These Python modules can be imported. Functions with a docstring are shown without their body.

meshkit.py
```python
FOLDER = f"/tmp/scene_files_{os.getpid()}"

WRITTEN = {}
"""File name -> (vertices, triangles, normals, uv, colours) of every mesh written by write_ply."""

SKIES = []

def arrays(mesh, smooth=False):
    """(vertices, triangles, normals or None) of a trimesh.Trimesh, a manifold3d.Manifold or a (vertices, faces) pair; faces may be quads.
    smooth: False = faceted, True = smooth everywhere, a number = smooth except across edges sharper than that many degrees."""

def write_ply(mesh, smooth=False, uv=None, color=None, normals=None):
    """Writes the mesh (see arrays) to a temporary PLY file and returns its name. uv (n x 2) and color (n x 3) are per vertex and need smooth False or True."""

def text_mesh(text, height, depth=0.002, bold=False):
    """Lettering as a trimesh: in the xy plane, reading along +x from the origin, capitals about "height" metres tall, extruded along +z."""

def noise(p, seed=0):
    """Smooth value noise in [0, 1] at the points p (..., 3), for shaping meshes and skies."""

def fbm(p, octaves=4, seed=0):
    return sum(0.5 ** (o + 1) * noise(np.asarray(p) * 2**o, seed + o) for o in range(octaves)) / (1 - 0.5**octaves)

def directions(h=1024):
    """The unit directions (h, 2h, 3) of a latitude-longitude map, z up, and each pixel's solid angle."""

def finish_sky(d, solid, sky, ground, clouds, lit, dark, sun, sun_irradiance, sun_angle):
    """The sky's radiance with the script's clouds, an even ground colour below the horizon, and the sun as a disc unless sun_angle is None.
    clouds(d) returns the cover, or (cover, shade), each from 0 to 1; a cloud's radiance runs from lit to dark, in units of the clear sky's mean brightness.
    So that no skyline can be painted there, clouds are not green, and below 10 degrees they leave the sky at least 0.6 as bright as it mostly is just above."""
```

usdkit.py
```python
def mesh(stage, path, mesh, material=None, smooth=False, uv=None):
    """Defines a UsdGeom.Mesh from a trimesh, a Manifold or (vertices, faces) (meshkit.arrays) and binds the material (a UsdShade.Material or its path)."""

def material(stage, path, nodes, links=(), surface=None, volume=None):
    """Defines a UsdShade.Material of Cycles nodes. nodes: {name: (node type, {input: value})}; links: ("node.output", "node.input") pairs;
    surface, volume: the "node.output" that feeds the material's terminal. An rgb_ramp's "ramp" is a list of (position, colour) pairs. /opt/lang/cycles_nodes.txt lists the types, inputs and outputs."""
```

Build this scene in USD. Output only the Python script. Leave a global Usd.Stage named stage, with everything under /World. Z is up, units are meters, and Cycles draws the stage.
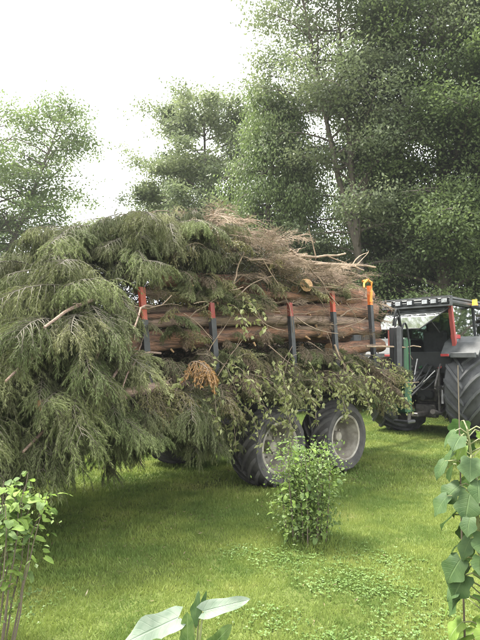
import math, random
import numpy as np
import trimesh
import usdkit, meshkit
from pxr import Usd, UsdGeom, UsdLux, UsdShade, Gf, Sdf, Vt

stage = Usd.Stage.CreateInMemory()
UsdGeom.SetStageUpAxis(stage, UsdGeom.Tokens.z)
UsdGeom.SetStageMetersPerUnit(stage, 1.0)
UsdGeom.Xform.Define(stage, '/World')
PI = math.pi

# ------------------------------------------------------------------ camera, sky, sun, exposure
cam = UsdGeom.Camera.Define(stage, '/World/camera')
CAM_Z, PITCH, FPX = 1.60, 4.0, 540.0 / 480.0
cam.CreateHorizontalApertureAttr(20.955)
cam.CreateFocalLengthAttr(20.955 * FPX)
cam.CreateClippingRangeAttr(Gf.Vec2f(0.05, 3000))
cam.CreateExposureAttr(2.2)
cx = UsdGeom.Xformable(cam)
cx.AddTranslateOp().Set(Gf.Vec3d(0, 0, CAM_Z))
cx.AddRotateXOp().Set(90.0 + PITCH)

SUN_AZ, SUN_EL = math.radians(-68.0), math.radians(64.0)      # azimuth from +y towards +x
sky_mat = usdkit.material(stage, '/World/Looks/sky_look', {
    'sky': ('sky_texture', {'sky_type': 'single_scattering', 'sun_disc': False, 'sun_elevation': SUN_EL, 'sun_rotation': SUN_AZ, 'aerosol_density': 3.0}),
    'tc': ('texture_coordinate', {}),
    'nz': ('noise_texture', {'scale': 2.2, 'detail': 5.0, 'roughness': 0.55}),
    'cl': ('rgb_ramp', {'ramp': [(0.0, (8.6, 8.9, 9.3)), (0.5, (10.5, 10.7, 10.9)), (1.0, (12.0, 12.0, 12.0))]}),
    'mx': ('mix_color', {'fac': 0.93, 'use_clamp': False}),
    'el': ('separate_xyz', {}), 'oc': ('rgb_ramp', {'ramp': [(0.0, (0.42, 0.42, 0.43)), (0.5, (0.80, 0.80, 0.80)), (1.0, (1.15, 1.15, 1.15))]}),   # an overcast sky is brightest overhead
    'mo': ('mix_color', {'blend_type': 'multiply', 'fac': 1.0, 'use_clamp': False}),
    'bg': ('background_shader', {'strength': 0.115}),
}, [('tc.generated', 'el.vector'), ('el.z', 'oc.fac'), ('mx.result', 'mo.a'), ('oc.color', 'mo.b'), ('tc.generated', 'nz.vector'), ('nz.fac', 'cl.fac'), ('sky.color', 'mx.a'), ('cl.color', 'mx.b'), ('mo.result', 'bg.color')], surface='bg.background')
dome = UsdLux.DomeLight.Define(stage, '/World/sky')
UsdShade.MaterialBindingAPI.Apply(dome.GetPrim()).Bind(sky_mat)
dome.GetPrim().SetCustomDataByKey('kind', 'structure')
dome.GetPrim().SetCustomDataByKey('label', 'bright white overcast sky above the trees')
dome.GetPrim().SetCustomDataByKey('category', 'sky')

sun = UsdLux.DistantLight.Define(stage, '/World/sun')
sun.CreateIntensityAttr(1.1)
sun.CreateAngleAttr(12.0)
sun.CreateNormalizeAttr(True)
sun.CreateColorAttr(Gf.Vec3f(1.0, 0.95, 0.86))
sx = UsdGeom.Xformable(sun)
sx.AddRotateZOp().Set(-math.degrees(SUN_AZ))                 # light comes from the sun's azimuth
sx.AddRotateXOp().Set(-(90.0 - math.degrees(SUN_EL)))

# ------------------------------------------------------------------ helpers
used = {}
def numbered(parent, name):
    k = (parent, name)
    n = used.get(k, 0); used[k] = n + 1
    return name if n == 0 else '%s_%03d' % (name, n)

def tag(o, label=None, cat=None, group=None, kind=None):
    for k, v in (('label', label), ('category', cat), ('group', group), ('kind', kind)):
        if v: o.SetCustomDataByKey(k, v)
    return o

def thing(name, label=None, cat=None, loc=(0, 0, 0), rz=0.0, group=None, kind=None):
    x = UsdGeom.Xform.Define(stage, '/World/' + numbered('/World', name))
    x.AddTranslateOp().Set(Gf.Vec3d(*map(float, loc)))
    x.AddRotateZOp().Set(float(rz))
    return tag(x.GetPrim(), label, cat, group, kind)

def obj(name, mesh, mat, parent=None, smooth=False, label=None, cat=None, group=None, kind=None):
    base = str(parent.GetPath()) if parent is not None else '/World'
    m = usdkit.mesh(stage, base + '/' + numbered(base, name), mesh, mat, smooth=smooth)
    return tag(m.GetPrim(), label, cat, group, kind)

def dup(root, loc, rz=0.0, scale=1.0, label=None, group=None, rx=0.0, name=None):
    was = root.GetCustomData()
    name = name or root.GetName().rstrip('0123456789').rstrip('_')
    x = UsdGeom.Xform.Define(stage, '/World/' + numbered('/World', name))
    p = x.GetPrim()
    p.GetReferences().AddInternalReference(root.GetPath())
    x.ClearXformOpOrder()
    set_xf(x, loc, rz, scale, rx)
    tag(p, label or was.get('label'), was.get('category'), group or was.get('group'))
    p.SetInstanceable(True)
    return p

def set_xf(x, loc, rz, scale=1.0, rx=0.0):
    x.ClearXformOpOrder()
    m = trimesh.transformations.translation_matrix(loc) @ trimesh.transformations.rotation_matrix(math.radians(rz), [0, 0, 1]) \
        @ trimesh.transformations.rotation_matrix(math.radians(rx), [1, 0, 0])
    m[:3, :3] *= scale
    op = x.AddTransformOp(opSuffix='place')
    op.Set(Gf.Matrix4d(*m.T.flatten().tolist()))

class MB:
    """collects vertices and triangles"""
    def __init__(self): self.v, self.f, self.n = [], [], 0
    def add(self, v, f):
        v = np.asarray(v, float); f = np.asarray(f, int)
        if f.shape[1] == 4: f = np.vstack([f[:, [0, 1, 2]], f[:, [0, 2, 3]]])
        self.v.append(v); self.f.append(f + self.n); self.n += len(v); return self
    def tm(self, m, T=None):
        v = np.array(m.vertices)
        if T is not None: v = v @ T[:3, :3].T + T[:3, 3]
        return self.add(v, m.faces)
    def box(self, lo, hi, bev=0.0, T=None):
        lo, hi = np.array(lo, float), np.array(hi, float)
        if bev <= 0:
            m = trimesh.creation.box(hi - lo); m.apply_translation((lo + hi) / 2)
        else:
            pts = []
            for sx_ in (0, 1):
                for sy_ in (0, 1):
                    for sz_ in (0, 1):
                        c = np.where([sx_, sy_, sz_], hi, lo); s = np.where([sx_, sy_, sz_], -1, 1)
                        for k in range(3):
                            p = c + s * bev; p[k] = c[k]; pts.append(p)
            m = trimesh.convex.convex_hull(np.array(pts))
        return self.tm(m, T)
    def tube(self, pts, rad, sides=6, cap=True):
        p = np.asarray(pts, float); n = len(p)
        rad = np.broadcast_to(np.asarray(rad, float), (n,))
        t = np.gradient(p, axis=0); t /= np.linalg.norm(t, axis=1, keepdims=True) + 1e-12
        ref = np.array([0, 0, 1.0]) if abs(t[:, 2]).mean() < 0.8 else np.array([1.0, 0, 0])
        a = np.cross(t, ref); a /= np.linalg.norm(a, axis=1, keepdims=True) + 1e-12
        b = np.cross(t, a)
        an = np.arange(sides) * 2 * PI / sides
        v = p[:, None] + rad[:, None, None] * (np.cos(an)[None, :, None] * a[:, None] + np.sin(an)[None, :, None] * b[:, None])
        i, j = np.meshgrid(np.arange(n - 1), np.arange(sides), indexing='ij')
        q = np.stack([i * sides + j, i * sides + (j + 1) % sides, (i + 1) * sides + (j + 1) % sides, (i + 1) * sides + j], -1).reshape(-1, 4)
        f = np.vstack([q[:, [0, 2, 1]], q[:, [0, 3, 2]]])
        v = v.reshape(-1, 3)
        if cap:
            v = np.vstack([v, p[0], p[-1]]); c0, c1 = len(v) - 2, len(v) - 1
            j = np.arange(sides); k = (j + 1) % sides
            f = np.vstack([f, np.stack([np.full(sides, c0), j, k], 1), np.stack([np.full(sides, c1), (n - 1) * sides + k, (n - 1) * sides + j], 1)])
        return self.add(v, f)
    def mesh(self): return (np.vstack(self.v), np.vstack(self.f))

def norm(v): return v / (np.linalg.norm(v, axis=-1, keepdims=True) + 1e-12)

def blades(mb, base, d, nrm, length, width, mid=0.45, fold=0.0):
    """diamond leaves: base points, directions, normals, lengths, widths (arrays)"""
    d = norm(d); s = norm(np.cross(d, nrm)); n = np.cross(s, d)
    L, W = np.asarray(length)[:, None], np.asarray(width)[:, None]
    v = np.stack([base, base + d * L * mid + s * W / 2 + n * W * fold, base + d * L, base + d * L * mid - s * W / 2 + n * W * fold], 1).reshape(-1, 3)
    k = np.arange(len(base))[:, None] * 4
    f = np.vstack([k + [0, 1, 2], k + [0, 2, 3]]) if fold == 0 else np.vstack([k + [0, 1, 2], k + [0, 2, 3]])
    mb.add(v, f); return mb

def curve(p0, d0, length, n, droop=0.0, wob=0.0, rng=None, up=0.0):
    """a path that starts along d0 and bends down (droop) or up"""
    p = [np.array(p0, float)]; d = norm(np.array(d0, float)); st = length / (n - 1)
    for i in range(n - 1):
        d = d + np.array([0, 0, (up - droop) / (n - 1)])
        if wob: d = d + rng.normal(0, wob, 3) / math.sqrt(n)
        d = norm(d); p.append(p[-1] + d * st)
    return np.array(p)

# ------------------------------------------------------------------ materials
def leaf_mat(name, dark, light, trans=0.35, rough=0.5, scale=0.8, spec=0.3, vary=0.0):
    """foliage: per-leaf and per-clump variation, some light through the leaf"""
    return usdkit.material(stage, '/World/Looks/' + name, {
        'g': ('geometry', {}), 'nz': ('noise_texture', {'scale': scale, 'detail': 3.0}),
        'add': ('math', {'math_type': 'multiply_add', 'value2': 0.55, 'value3': 0.0}),
        'mm': ('math', {'math_type': 'multiply_add', 'value2': 0.9}),
        'r': ('rgb_ramp', {'ramp': [(0.25, dark), (0.8, light)]}),
        'p': ('principled_bsdf', {'roughness': rough, 'specular_ior_level': spec}),
        't': ('translucent_bsdf', {}), 'hs': ('hsv', {'value': 1.35, 'saturation': 1.1}),
        'm': ('mix_closure', {'fac': trans}),
        'oi': ('object_info', {}), 'vr': ('map_range', {'to_min': 1.0 - vary, 'to_max': 1.0 + vary}), 'vh': ('map_range', {'to_min': 0.5 - 0.05 * vary, 'to_max': 0.5 + 0.025 * vary}), 'hv': ('hsv', {}), 'wn': ('white_noise_texture', {'dimensions': '1D'}),
    }, [('oi.random', 'vr.value'), ('oi.random', 'wn.w'), ('wn.value', 'vh.value'), ('vr.result', 'hv.value'), ('vh.result', 'hv.hue'), ('r.color', 'hv.color'), ('g.position', 'nz.vector'), ('g.random_per_island', 'add.value1'), ('nz.fac', 'mm.value1'), ('add.value', 'mm.value3'), ('mm.value', 'r.fac'),
        ('hv.color', 'p.base_color'), ('hv.color', 'hs.color'), ('hs.color', 't.color'), ('p.BSDF', 'm.closure1'), ('t.BSDF', 'm.closure2')], surface='m.closure')

def plain(name, a, b=None, rough=0.6, scale=6.0, metallic=0.0, bump=0.0, spec=0.5, stretch=None, detail=4.0, bscale=None, coat=0.0):
    b = b or tuple(c * 0.75 for c in a)
    nodes = {'tc': ('texture_coordinate', {}), 'mp': ('mapping', {'scale': stretch or (1, 1, 1)}),
             'nz': ('noise_texture', {'scale': scale, 'detail': detail, 'roughness': 0.6}),
             'r': ('rgb_ramp', {'ramp': [(0.3, b), (0.7, a)]}),
             'p': ('principled_bsdf', {'roughness': rough, 'metallic': metallic, 'specular_ior_level': spec, 'coat_weight': coat})}
    links = [('tc.object', 'mp.vector'), ('mp.vector', 'nz.vector'), ('nz.fac', 'r.fac'), ('r.color', 'p.base_color')]
    if bump:
        nodes['n2'] = ('noise_texture', {'scale': bscale or scale * 3, 'detail': 4.0}); nodes['bp'] = ('bump', {'strength': 1.0, 'distance': bump})
        links += [('mp.vector', 'n2.vector'), ('n2.fac', 'bp.height'), ('bp.normal', 'p.normal')]
    return usdkit.material(stage, '/World/Looks/' + name, nodes, links, surface='p.BSDF')

M = {}
M['grass'] = usdkit.material(stage, '/World/Looks/grass_look', {
    'g': ('geometry', {}), 'n1': ('noise_texture', {'scale': 1.0, 'detail': 6.0, 'roughness': 0.62}), 'n2': ('noise_texture', {'scale': 3.2, 'detail': 3.0}),
    'a': ('math', {'math_type': 'multiply_add', 'value2': 1.25}), 'b': ('math', {'math_type': 'multiply_add', 'value2': 0.34}), 'c': ('math', {'math_type': 'multiply', 'value2': 0.28}),
    'r': ('rgb_ramp', {'ramp': [(0.66, (0.088, 0.134, 0.028)), (0.90, (0.165, 0.206, 0.046)), (1.05, (0.235, 0.245, 0.078)), (1.20, (0.350, 0.300, 0.150))]}),
    'p': ('principled_bsdf', {'roughness': 0.55, 'specular_ior_level': 0.25}), 't': ('translucent_bsdf', {}), 'm': ('mix_closure', {'fac': 0.35}),
}, [('g.position', 'n1.vector'), ('g.position', 'n2.vector'), ('g.random_per_island', 'c.value1'), ('c.value', 'b.value3'), ('n2.fac', 'b.value1'),
    ('b.value', 'a.value3'), ('n1.fac', 'a.value1'), ('a.value', 'r.fac'), ('r.color', 'p.base_color'), ('r.color', 't.color'), ('p.BSDF', 'm.closure1'), ('t.BSDF', 'm.closure2')], surface='m.closure')
M['soil'] = usdkit.material(stage, '/World/Looks/lawn_ground_look', {
    'g': ('geometry', {}), 'n1': ('noise_texture', {'scale': 0.55, 'detail': 4.0, 'roughness': 0.6}), 'n2': ('noise_texture', {'scale': 24.0, 'detail': 5.0, 'roughness': 0.7}),
    'a': ('math', {'math_type': 'multiply_add', 'value2': 0.55}), 'b': ('math', {'math_type': 'multiply', 'value2': 0.45}),
    'r': ('rgb_ramp', {'ramp': [(0.3, (0.040, 0.055, 0.014)), (0.55, (0.085, 0.105, 0.028)), (0.75, (0.150, 0.135, 0.058))]}),
    'p': ('principled_bsdf', {'roughness': 0.95, 'specular_ior_level': 0.1}), 'bp': ('bump', {'distance': 0.03}),
}, [('g.position', 'n1.vector'), ('g.position', 'n2.vector'), ('n2.fac', 'b.value1'), ('b.value', 'a.value3'), ('n1.fac', 'a.value1'), ('a.value', 'r.fac'),
    ('r.color', 'p.base_color'), ('n2.fac', 'bp.height'), ('bp.normal', 'p.normal')], surface='p.BSDF')
M['clover'] = leaf_mat('clover_look', (0.070, 0.120, 0.030), (0.115, 0.175, 0.050), 0.3, scale=3)
M['needle'] = leaf_mat('bough_green_look', (0.048, 0.062, 0.022), (0.178, 0.205, 0.086), 0.22, rough=0.7, spec=0.12, scale=1.7, vary=0.38)
M['needle2'] = leaf_mat('bough_grey_green_look', (0.062, 0.074, 0.032), (0.210, 0.225, 0.108), 0.22, rough=0.7, spec=0.12, scale=1.7, vary=0.38)
M['dryneedle'] = leaf_mat('bough_brown_look', (0.060, 0.045, 0.025), (0.185, 0.138, 0.080), 0.15, scale=2.2, vary=0.35)
M['olive'] = leaf_mat('olive_brush_look', (0.065, 0.066, 0.024), (0.230, 0.220, 0.085), 0.32, scale=3, vary=0.4)
M['rust'] = leaf_mat('bough_rust_look', (0.16, 0.085, 0.03), (0.36, 0.21, 0.075), 0.2, scale=4)
M['fill'] = leaf_mat('shaded_brush_look', (0.022, 0.024, 0.012), (0.060, 0.060, 0.030), 0.15, scale=3)  # leaf colour darkened to carry the shade inside the load
M['sprig'] = leaf_mat('broad_leaf_look', (0.085, 0.100, 0.03), (0.30, 0.31, 0.14), 0.35, scale=6)
M['twig'] = plain('twig_look', (0.125, 0.098, 0.060), (0.075, 0.058, 0.036), 0.85, 7)
M['greentwig'] = plain('green_twig_look', (0.058, 0.050, 0.028), (0.034, 0.030, 0.018), 0.85, 7)
M['drytwig'] = plain('dry_twig_look', (0.25, 0.18, 0.118), (0.10, 0.072, 0.048), 0.85, 7)
M['bark'] = plain('red_bark_look', (0.25, 0.125, 0.070), (0.055, 0.036, 0.027), 0.9, 3.5, bump=0.04, stretch=(1.0, 6, 6), bscale=10)
M['bark2'] = plain('grey_bark_look', (0.20, 0.135, 0.095), (0.085, 0.060, 0.045), 0.9, 5, bump=0.02, stretch=(1.0, 6, 6), bscale=10)
M['cut'] = plain('cut_wood_look', (0.46, 0.30, 0.155), (0.24, 0.135, 0.065), 0.85, 20, bump=0.006)
M['trunk'] = plain('tree_bark_look', (0.120, 0.100, 0.078), (0.055, 0.045, 0.035), 0.95, 4, bump=0.03, stretch=(3, 3, 0.6), bscale=8)
M['rubber'] = plain('tyre_look', (0.050, 0.046, 0.042), (0.022, 0.021, 0.020), 0.75, 9, bump=0.003, spec=0.35)
M['rubber2'] = plain('tractor_tyre_look', (0.050, 0.052, 0.052), (0.025, 0.026, 0.026), 0.65, 7, bump=0.003, spec=0.4)
M['rim'] = plain('rim_paint_look', (0.25, 0.235, 0.195), (0.10, 0.084, 0.064), 0.45, 8, bump=0.002)
M['steel'] = plain('dark_steel_look', (0.034, 0.035, 0.037), (0.018, 0.018, 0.018), 0.5, 10, metallic=0.2, bump=0.002)
M['greasy'] = plain('greasy_steel_look', (0.060, 0.055, 0.050), (0.014, 0.013, 0.012), 0.5, 12, metallic=0.5, bump=0.003)
M['bright'] = plain('worn_steel_look', (0.22, 0.22, 0.21), (0.09, 0.085, 0.08), 0.35, 12, metallic=0.8)
M['red'] = plain('red_paint_look', (0.17, 0.026, 0.019), (0.11, 0.020, 0.015), 0.45, 9, bump=0.001)
M['orange'] = plain('orange_red_paint_look', (0.36, 0.060, 0.030), (0.17, 0.038, 0.022), 0.5, 14)
M['orange2'] = plain('orange_cap_look', (0.62, 0.15, 0.02), (0.45, 0.10, 0.02), 0.5, 14)
M['yellow'] = plain('yellow_strap_look', (0.55, 0.24, 0.03), (0.42, 0.16, 0.022), 0.6, 14)
M['green'] = plain('green_paint_look', (0.010, 0.050, 0.019), (0.007, 0.026, 0.011), 0.45, 8)
M['grey'] = plain('grey_fender_look', (0.055, 0.058, 0.058), (0.028, 0.030, 0.030), 0.6, 6, spec=0.2)
M['black'] = plain('black_plastic_look', (0.014, 0.015, 0.015), (0.007, 0.008, 0.008), 0.65, 8, spec=0.2)
M['seat'] = plain('seat_cloth_look', (0.024, 0.025, 0.027), (0.014, 0.015, 0.016), 0.9, 20)
M['lens'] = plain('lamp_lens_look', (0.26, 0.27, 0.27), (0.10, 0.105, 0.11), 0.15, 20, coat=0.6)
M['amber'] = usdkit.material(stage, '/World/Looks/amber_lens_look', {'p': ('principled_bsdf', {'base_color': (0.9, 0.32, 0.02), 'roughness': 0.2, 'emission_color': (1.0, 0.36, 0.03), 'emission_strength': 0.35})}, [], surface='p.BSDF')
M['redlens'] = plain('red_lens_look', (0.22, 0.03, 0.028), (0.16, 0.025, 0.025), 0.2, 20)
M['glass'] = usdkit.material(stage, '/World/Looks/window_glass_look', {
    'f': ('fresnel', {'IOR': 1.55}), 't': ('transparent_bsdf', {'color': (0.34, 0.42, 0.37)}), 'g': ('glossy_bsdf', {'color': (0.95, 0.97, 0.97), 'roughness': 0.03}), 'm': ('mix_closure', {})},
    [('f.fac', 'm.fac'), ('t.BSDF', 'm.closure1'), ('g.BSDF', 'm.closure2')], surface='m.closure')
M['glass2'] = usdkit.material(stage, '/World/Looks/tinted_glass_look', {
    'f': ('fresnel', {'IOR': 2.3}), 't': ('transparent_bsdf', {'color': (0.45, 0.55, 0.48)}), 'g': ('glossy_bsdf', {'color': (0.95, 0.97, 0.97), 'roughness': 0.06}), 'm': ('mix_closure', {})},
    [('f.fac', 'm.fac'), ('t.BSDF', 'm.closure1'), ('g.BSDF', 'm.closure2')], surface='m.closure')
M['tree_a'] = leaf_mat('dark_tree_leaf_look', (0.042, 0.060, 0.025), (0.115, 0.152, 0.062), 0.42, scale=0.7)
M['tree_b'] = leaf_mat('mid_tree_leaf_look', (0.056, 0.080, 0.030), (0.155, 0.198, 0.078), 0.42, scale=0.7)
M['tree_c'] = leaf_mat('glare_paled_leaf_look', (0.070, 0.090, 0.048), (0.180, 0.205, 0.105), 0.42, scale=0.7)  # leaf colour paled to carry the lens glare over these trees
M['under'] = leaf_mat('undergrowth_look', (0.030, 0.050, 0.018), (0.090, 0.130, 0.045), 0.3, scale=2)
M['bushfill'] = leaf_mat('small_leaf_look', (0.055, 0.090, 0.022), (0.145, 0.200, 0.052), 0.35, scale=7)
M['stem'] = plain('green_stem_look', (0.14, 0.16, 0.055), (0.085, 0.085, 0.04), 0.7, 9)
M['cane'] = plain('brown_cane_look', (0.085, 0.068, 0.042), (0.05, 0.038, 0.026), 0.8, 9)

# ------------------------------------------------------------------ the ground
def build_ground():
    xs = np.concatenate([[-400, -150, -60], np.linspace(-20, 20, 81), [60, 150, 400]])
    ys = np.concatenate([[-400, -150, -40], np.linspace(-8, 32, 81), [80, 200, 420]])
    X, Y = np.meshgrid(xs, ys, indexing='ij')
    P = np.stack([X, Y, X * 0], -1)
    near = np.clip(1 - np.maximum(abs(X) / 20, abs(Y - 12) / 20), 0, 1)
    P[..., 2] = (meshkit.fbm(P * 0.7, 3, 5) - 0.5) * 0.07 * np.minimum(near * 4, 1)
    nx, ny = X.shape
    i, j = np.meshgrid(np.arange(nx - 1), np.arange(ny - 1), indexing='ij')
    q = np.stack([i * ny + j, (i + 1) * ny + j, (i + 1) * ny + j + 1, i * ny + j + 1], -1).reshape(-1, 4)
    obj('lawn', (P.reshape(-1, 3), q), M['soil'], smooth=True, label='mown green lawn with dry patches under trailer and tractor', cat='lawn', kind='structure')
build_ground()
def gz(x, y):
    p = np.stack([np.asarray(x, float), np.asarray(y, float), np.asarray(x, float) * 0], -1)
    near = np.clip(1 - np.maximum(abs(p[..., 0]) / 20, abs(p[..., 1] - 12) / 20), 0, 1)
    return (meshkit.fbm(p * 0.7, 3, 5) - 0.5) * 0.07 * np.minimum(near * 4, 1)

def instancer(path, protos, pts, idx, yaw, scale, label, cat, kind='stuff'):
    pi = UsdGeom.PointInstancer.Define(stage, path)
    pp = []
    for k, (mesh, mat) in enumerate(protos):
        m = usdkit.mesh(stage, path + '/blade_patch_%03d' % k, mesh, mat)
        pp.append(m.GetPath())
    pi.CreatePrototypesRel().SetTargets(pp)
    pi.CreatePositionsAttr(Vt.Vec3fArray.FromNumpy(np.asarray(pts, np.float32)))
    pi.CreateProtoIndicesAttr(Vt.IntArray.FromNumpy(np.asarray(idx, np.int32)))
    q = [Gf.Quath(float(math.cos(a / 2)), 0.0, 0.0, float(math.sin(a / 2))) for a in yaw]
    pi.CreateOrientationsAttr(Vt.QuathArray(q))
    pi.CreateScalesAttr(Vt.Vec3fArray.FromNumpy(np.repeat(np.asarray(scale, np.float32)[:, None], 3, 1)))
    return tag(pi.GetPrim(), label, cat, None, kind)

def grass_patch(seed, n, R, h, w):
    r = np.random.default_rng(seed)
    a, rad = r.uniform(0, 2 * PI, n), R * np.sqrt(r.uniform(0, 1, n))
    base = np.stack([rad * np.cos(a), rad * np.sin(a), np.full(n, -0.004)], 1)
    d = r.normal(0, 0.55, (n, 3)); d[:, 2] = 1.0
    mb = MB(); L = h * r.uniform(0.5, 1.25, n)
    nr = r.normal(0, 1, (n, 3)); nr[:, 2] *= 0.3
    return blades(mb, base, d, nr, L, w * r.uniform(0.7, 1.3, n), mid=0.35).mesh()

def build_grass():
    r = np.random.default_rng(11)
    protos = [(grass_patch(20 + k, 330, 0.17, 0.034, 0.0052), M['grass']) for k in range(5)] + [(grass_patch(30 + k, 300, 0.30, 0.045, 0.010), M['grass']) for k in range(3)]
    P, I, S = [], [], []
    def fill(y0, y1, step, kinds, slope=0.50, off=0.35):
        y = y0
        while y < y1:
            w = y * slope + off
            for x in np.arange(-w, w, step):
                P.append((x + r.uniform(-.5, .5) * step, y + r.uniform(-.5, .5) * step)); I.append(r.choice(kinds)); S.append(r.uniform(0.8, 1.25))
            y += step * 0.9
    fill(2.3, 6.5, 0.165, [0, 1, 2, 3, 4]); fill(6.5, 16.0, 0.30, [5, 6, 7])
    P = np.array(P); z = gz(P[:, 0], P[:, 1])
    instancer('/World/lawn_grass', protos, np.column_stack([P, z]), I, r.uniform(0, 2 * PI, len(P)), S, 'short mown grass blades covering the lawn', 'grass')
build_grass()

def clover_patch(seed, n, R):
    r = np.random.default_rng(seed); mb = MB()
    a, rad = r.uniform(0, 2 * PI, n), R * np.sqrt(r.uniform(0, 1, n))
    c = np.stack([rad * np.cos(a), rad * np.sin(a), r.uniform(0.010, 0.026, n)], 1)
    for k in range(3):
        an = r.uniform(0, 2 * PI, n) + k * 2 * PI / 3
        d = np.stack([np.cos(an), np.sin(an), r.uniform(-0.1, 0.4, n)], 1)
        nr = r.normal(0, 0.25, (n, 3)); nr[:, 2] = 1
        blades(mb, c, d, nr, r.uniform(0.011, 0.019, n), r.uniform(0.010, 0.016, n), mid=0.6)
    return mb.mesh()
def build_clover():
    r = np.random.default_rng(5)
    protos = [(clover_patch(60 + k, 20, 0.17), M['clover']) for k in range(4)]
    P = []
    for cx_, cy, rx, ry, n in ((0.75, 4.25, 0.55, 0.42, 42), (0.95, 3.75, 0.30, 0.3, 16), (1.15, 3.2, 0.35, 0.25, 20), (0.25, 4.6, 0.35, 0.2, 12), (0.5, 3.05, 0.25, 0.15, 10), (0.1, 3.35, 0.22, 0.12, 6), (-1.5, 3.5, 0.3, 0.4, 12)):
        a, q = r.uniform(0, 2 * PI, n), np.sqrt(r.uniform(0, 1, n))
        P += [(cx_ + rx * q_ * math.cos(a_), cy + ry * q_ * math.sin(a_)) for a_, q_ in zip(a, q)]
    P = np.array(P)
    instancer('/World/clover', protos, np.column_stack([P, gz(P[:, 0], P[:, 1])]), r.integers(0, 4, len(P)), r.uniform(0, 6.28, len(P)), r.uniform(0.8, 1.2, len(P)), 'low clover and weeds growing in the lawn in patches', 'clover')
build_clover()

# ------------------------------------------------------------------ lens glare, imitated by a thin scattering volume
glare_veil_mat = usdkit.material(stage, '/World/Looks/glare_veil_look', {'v': ('principled_volume', {'color': (0.93, 0.96, 1.0), 'density': 0.0004, 'anisotropy': 0.3})}, [], volume='v.volume')
hz = trimesh.creation.box((850, 850, 21.0)); hz.apply_translation((0, 0, 9.4))
obj('haze', hz, glare_veil_mat, label='thin pale scattering veil standing in for lens glare over the trees', cat='haze', kind='stuff')

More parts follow.
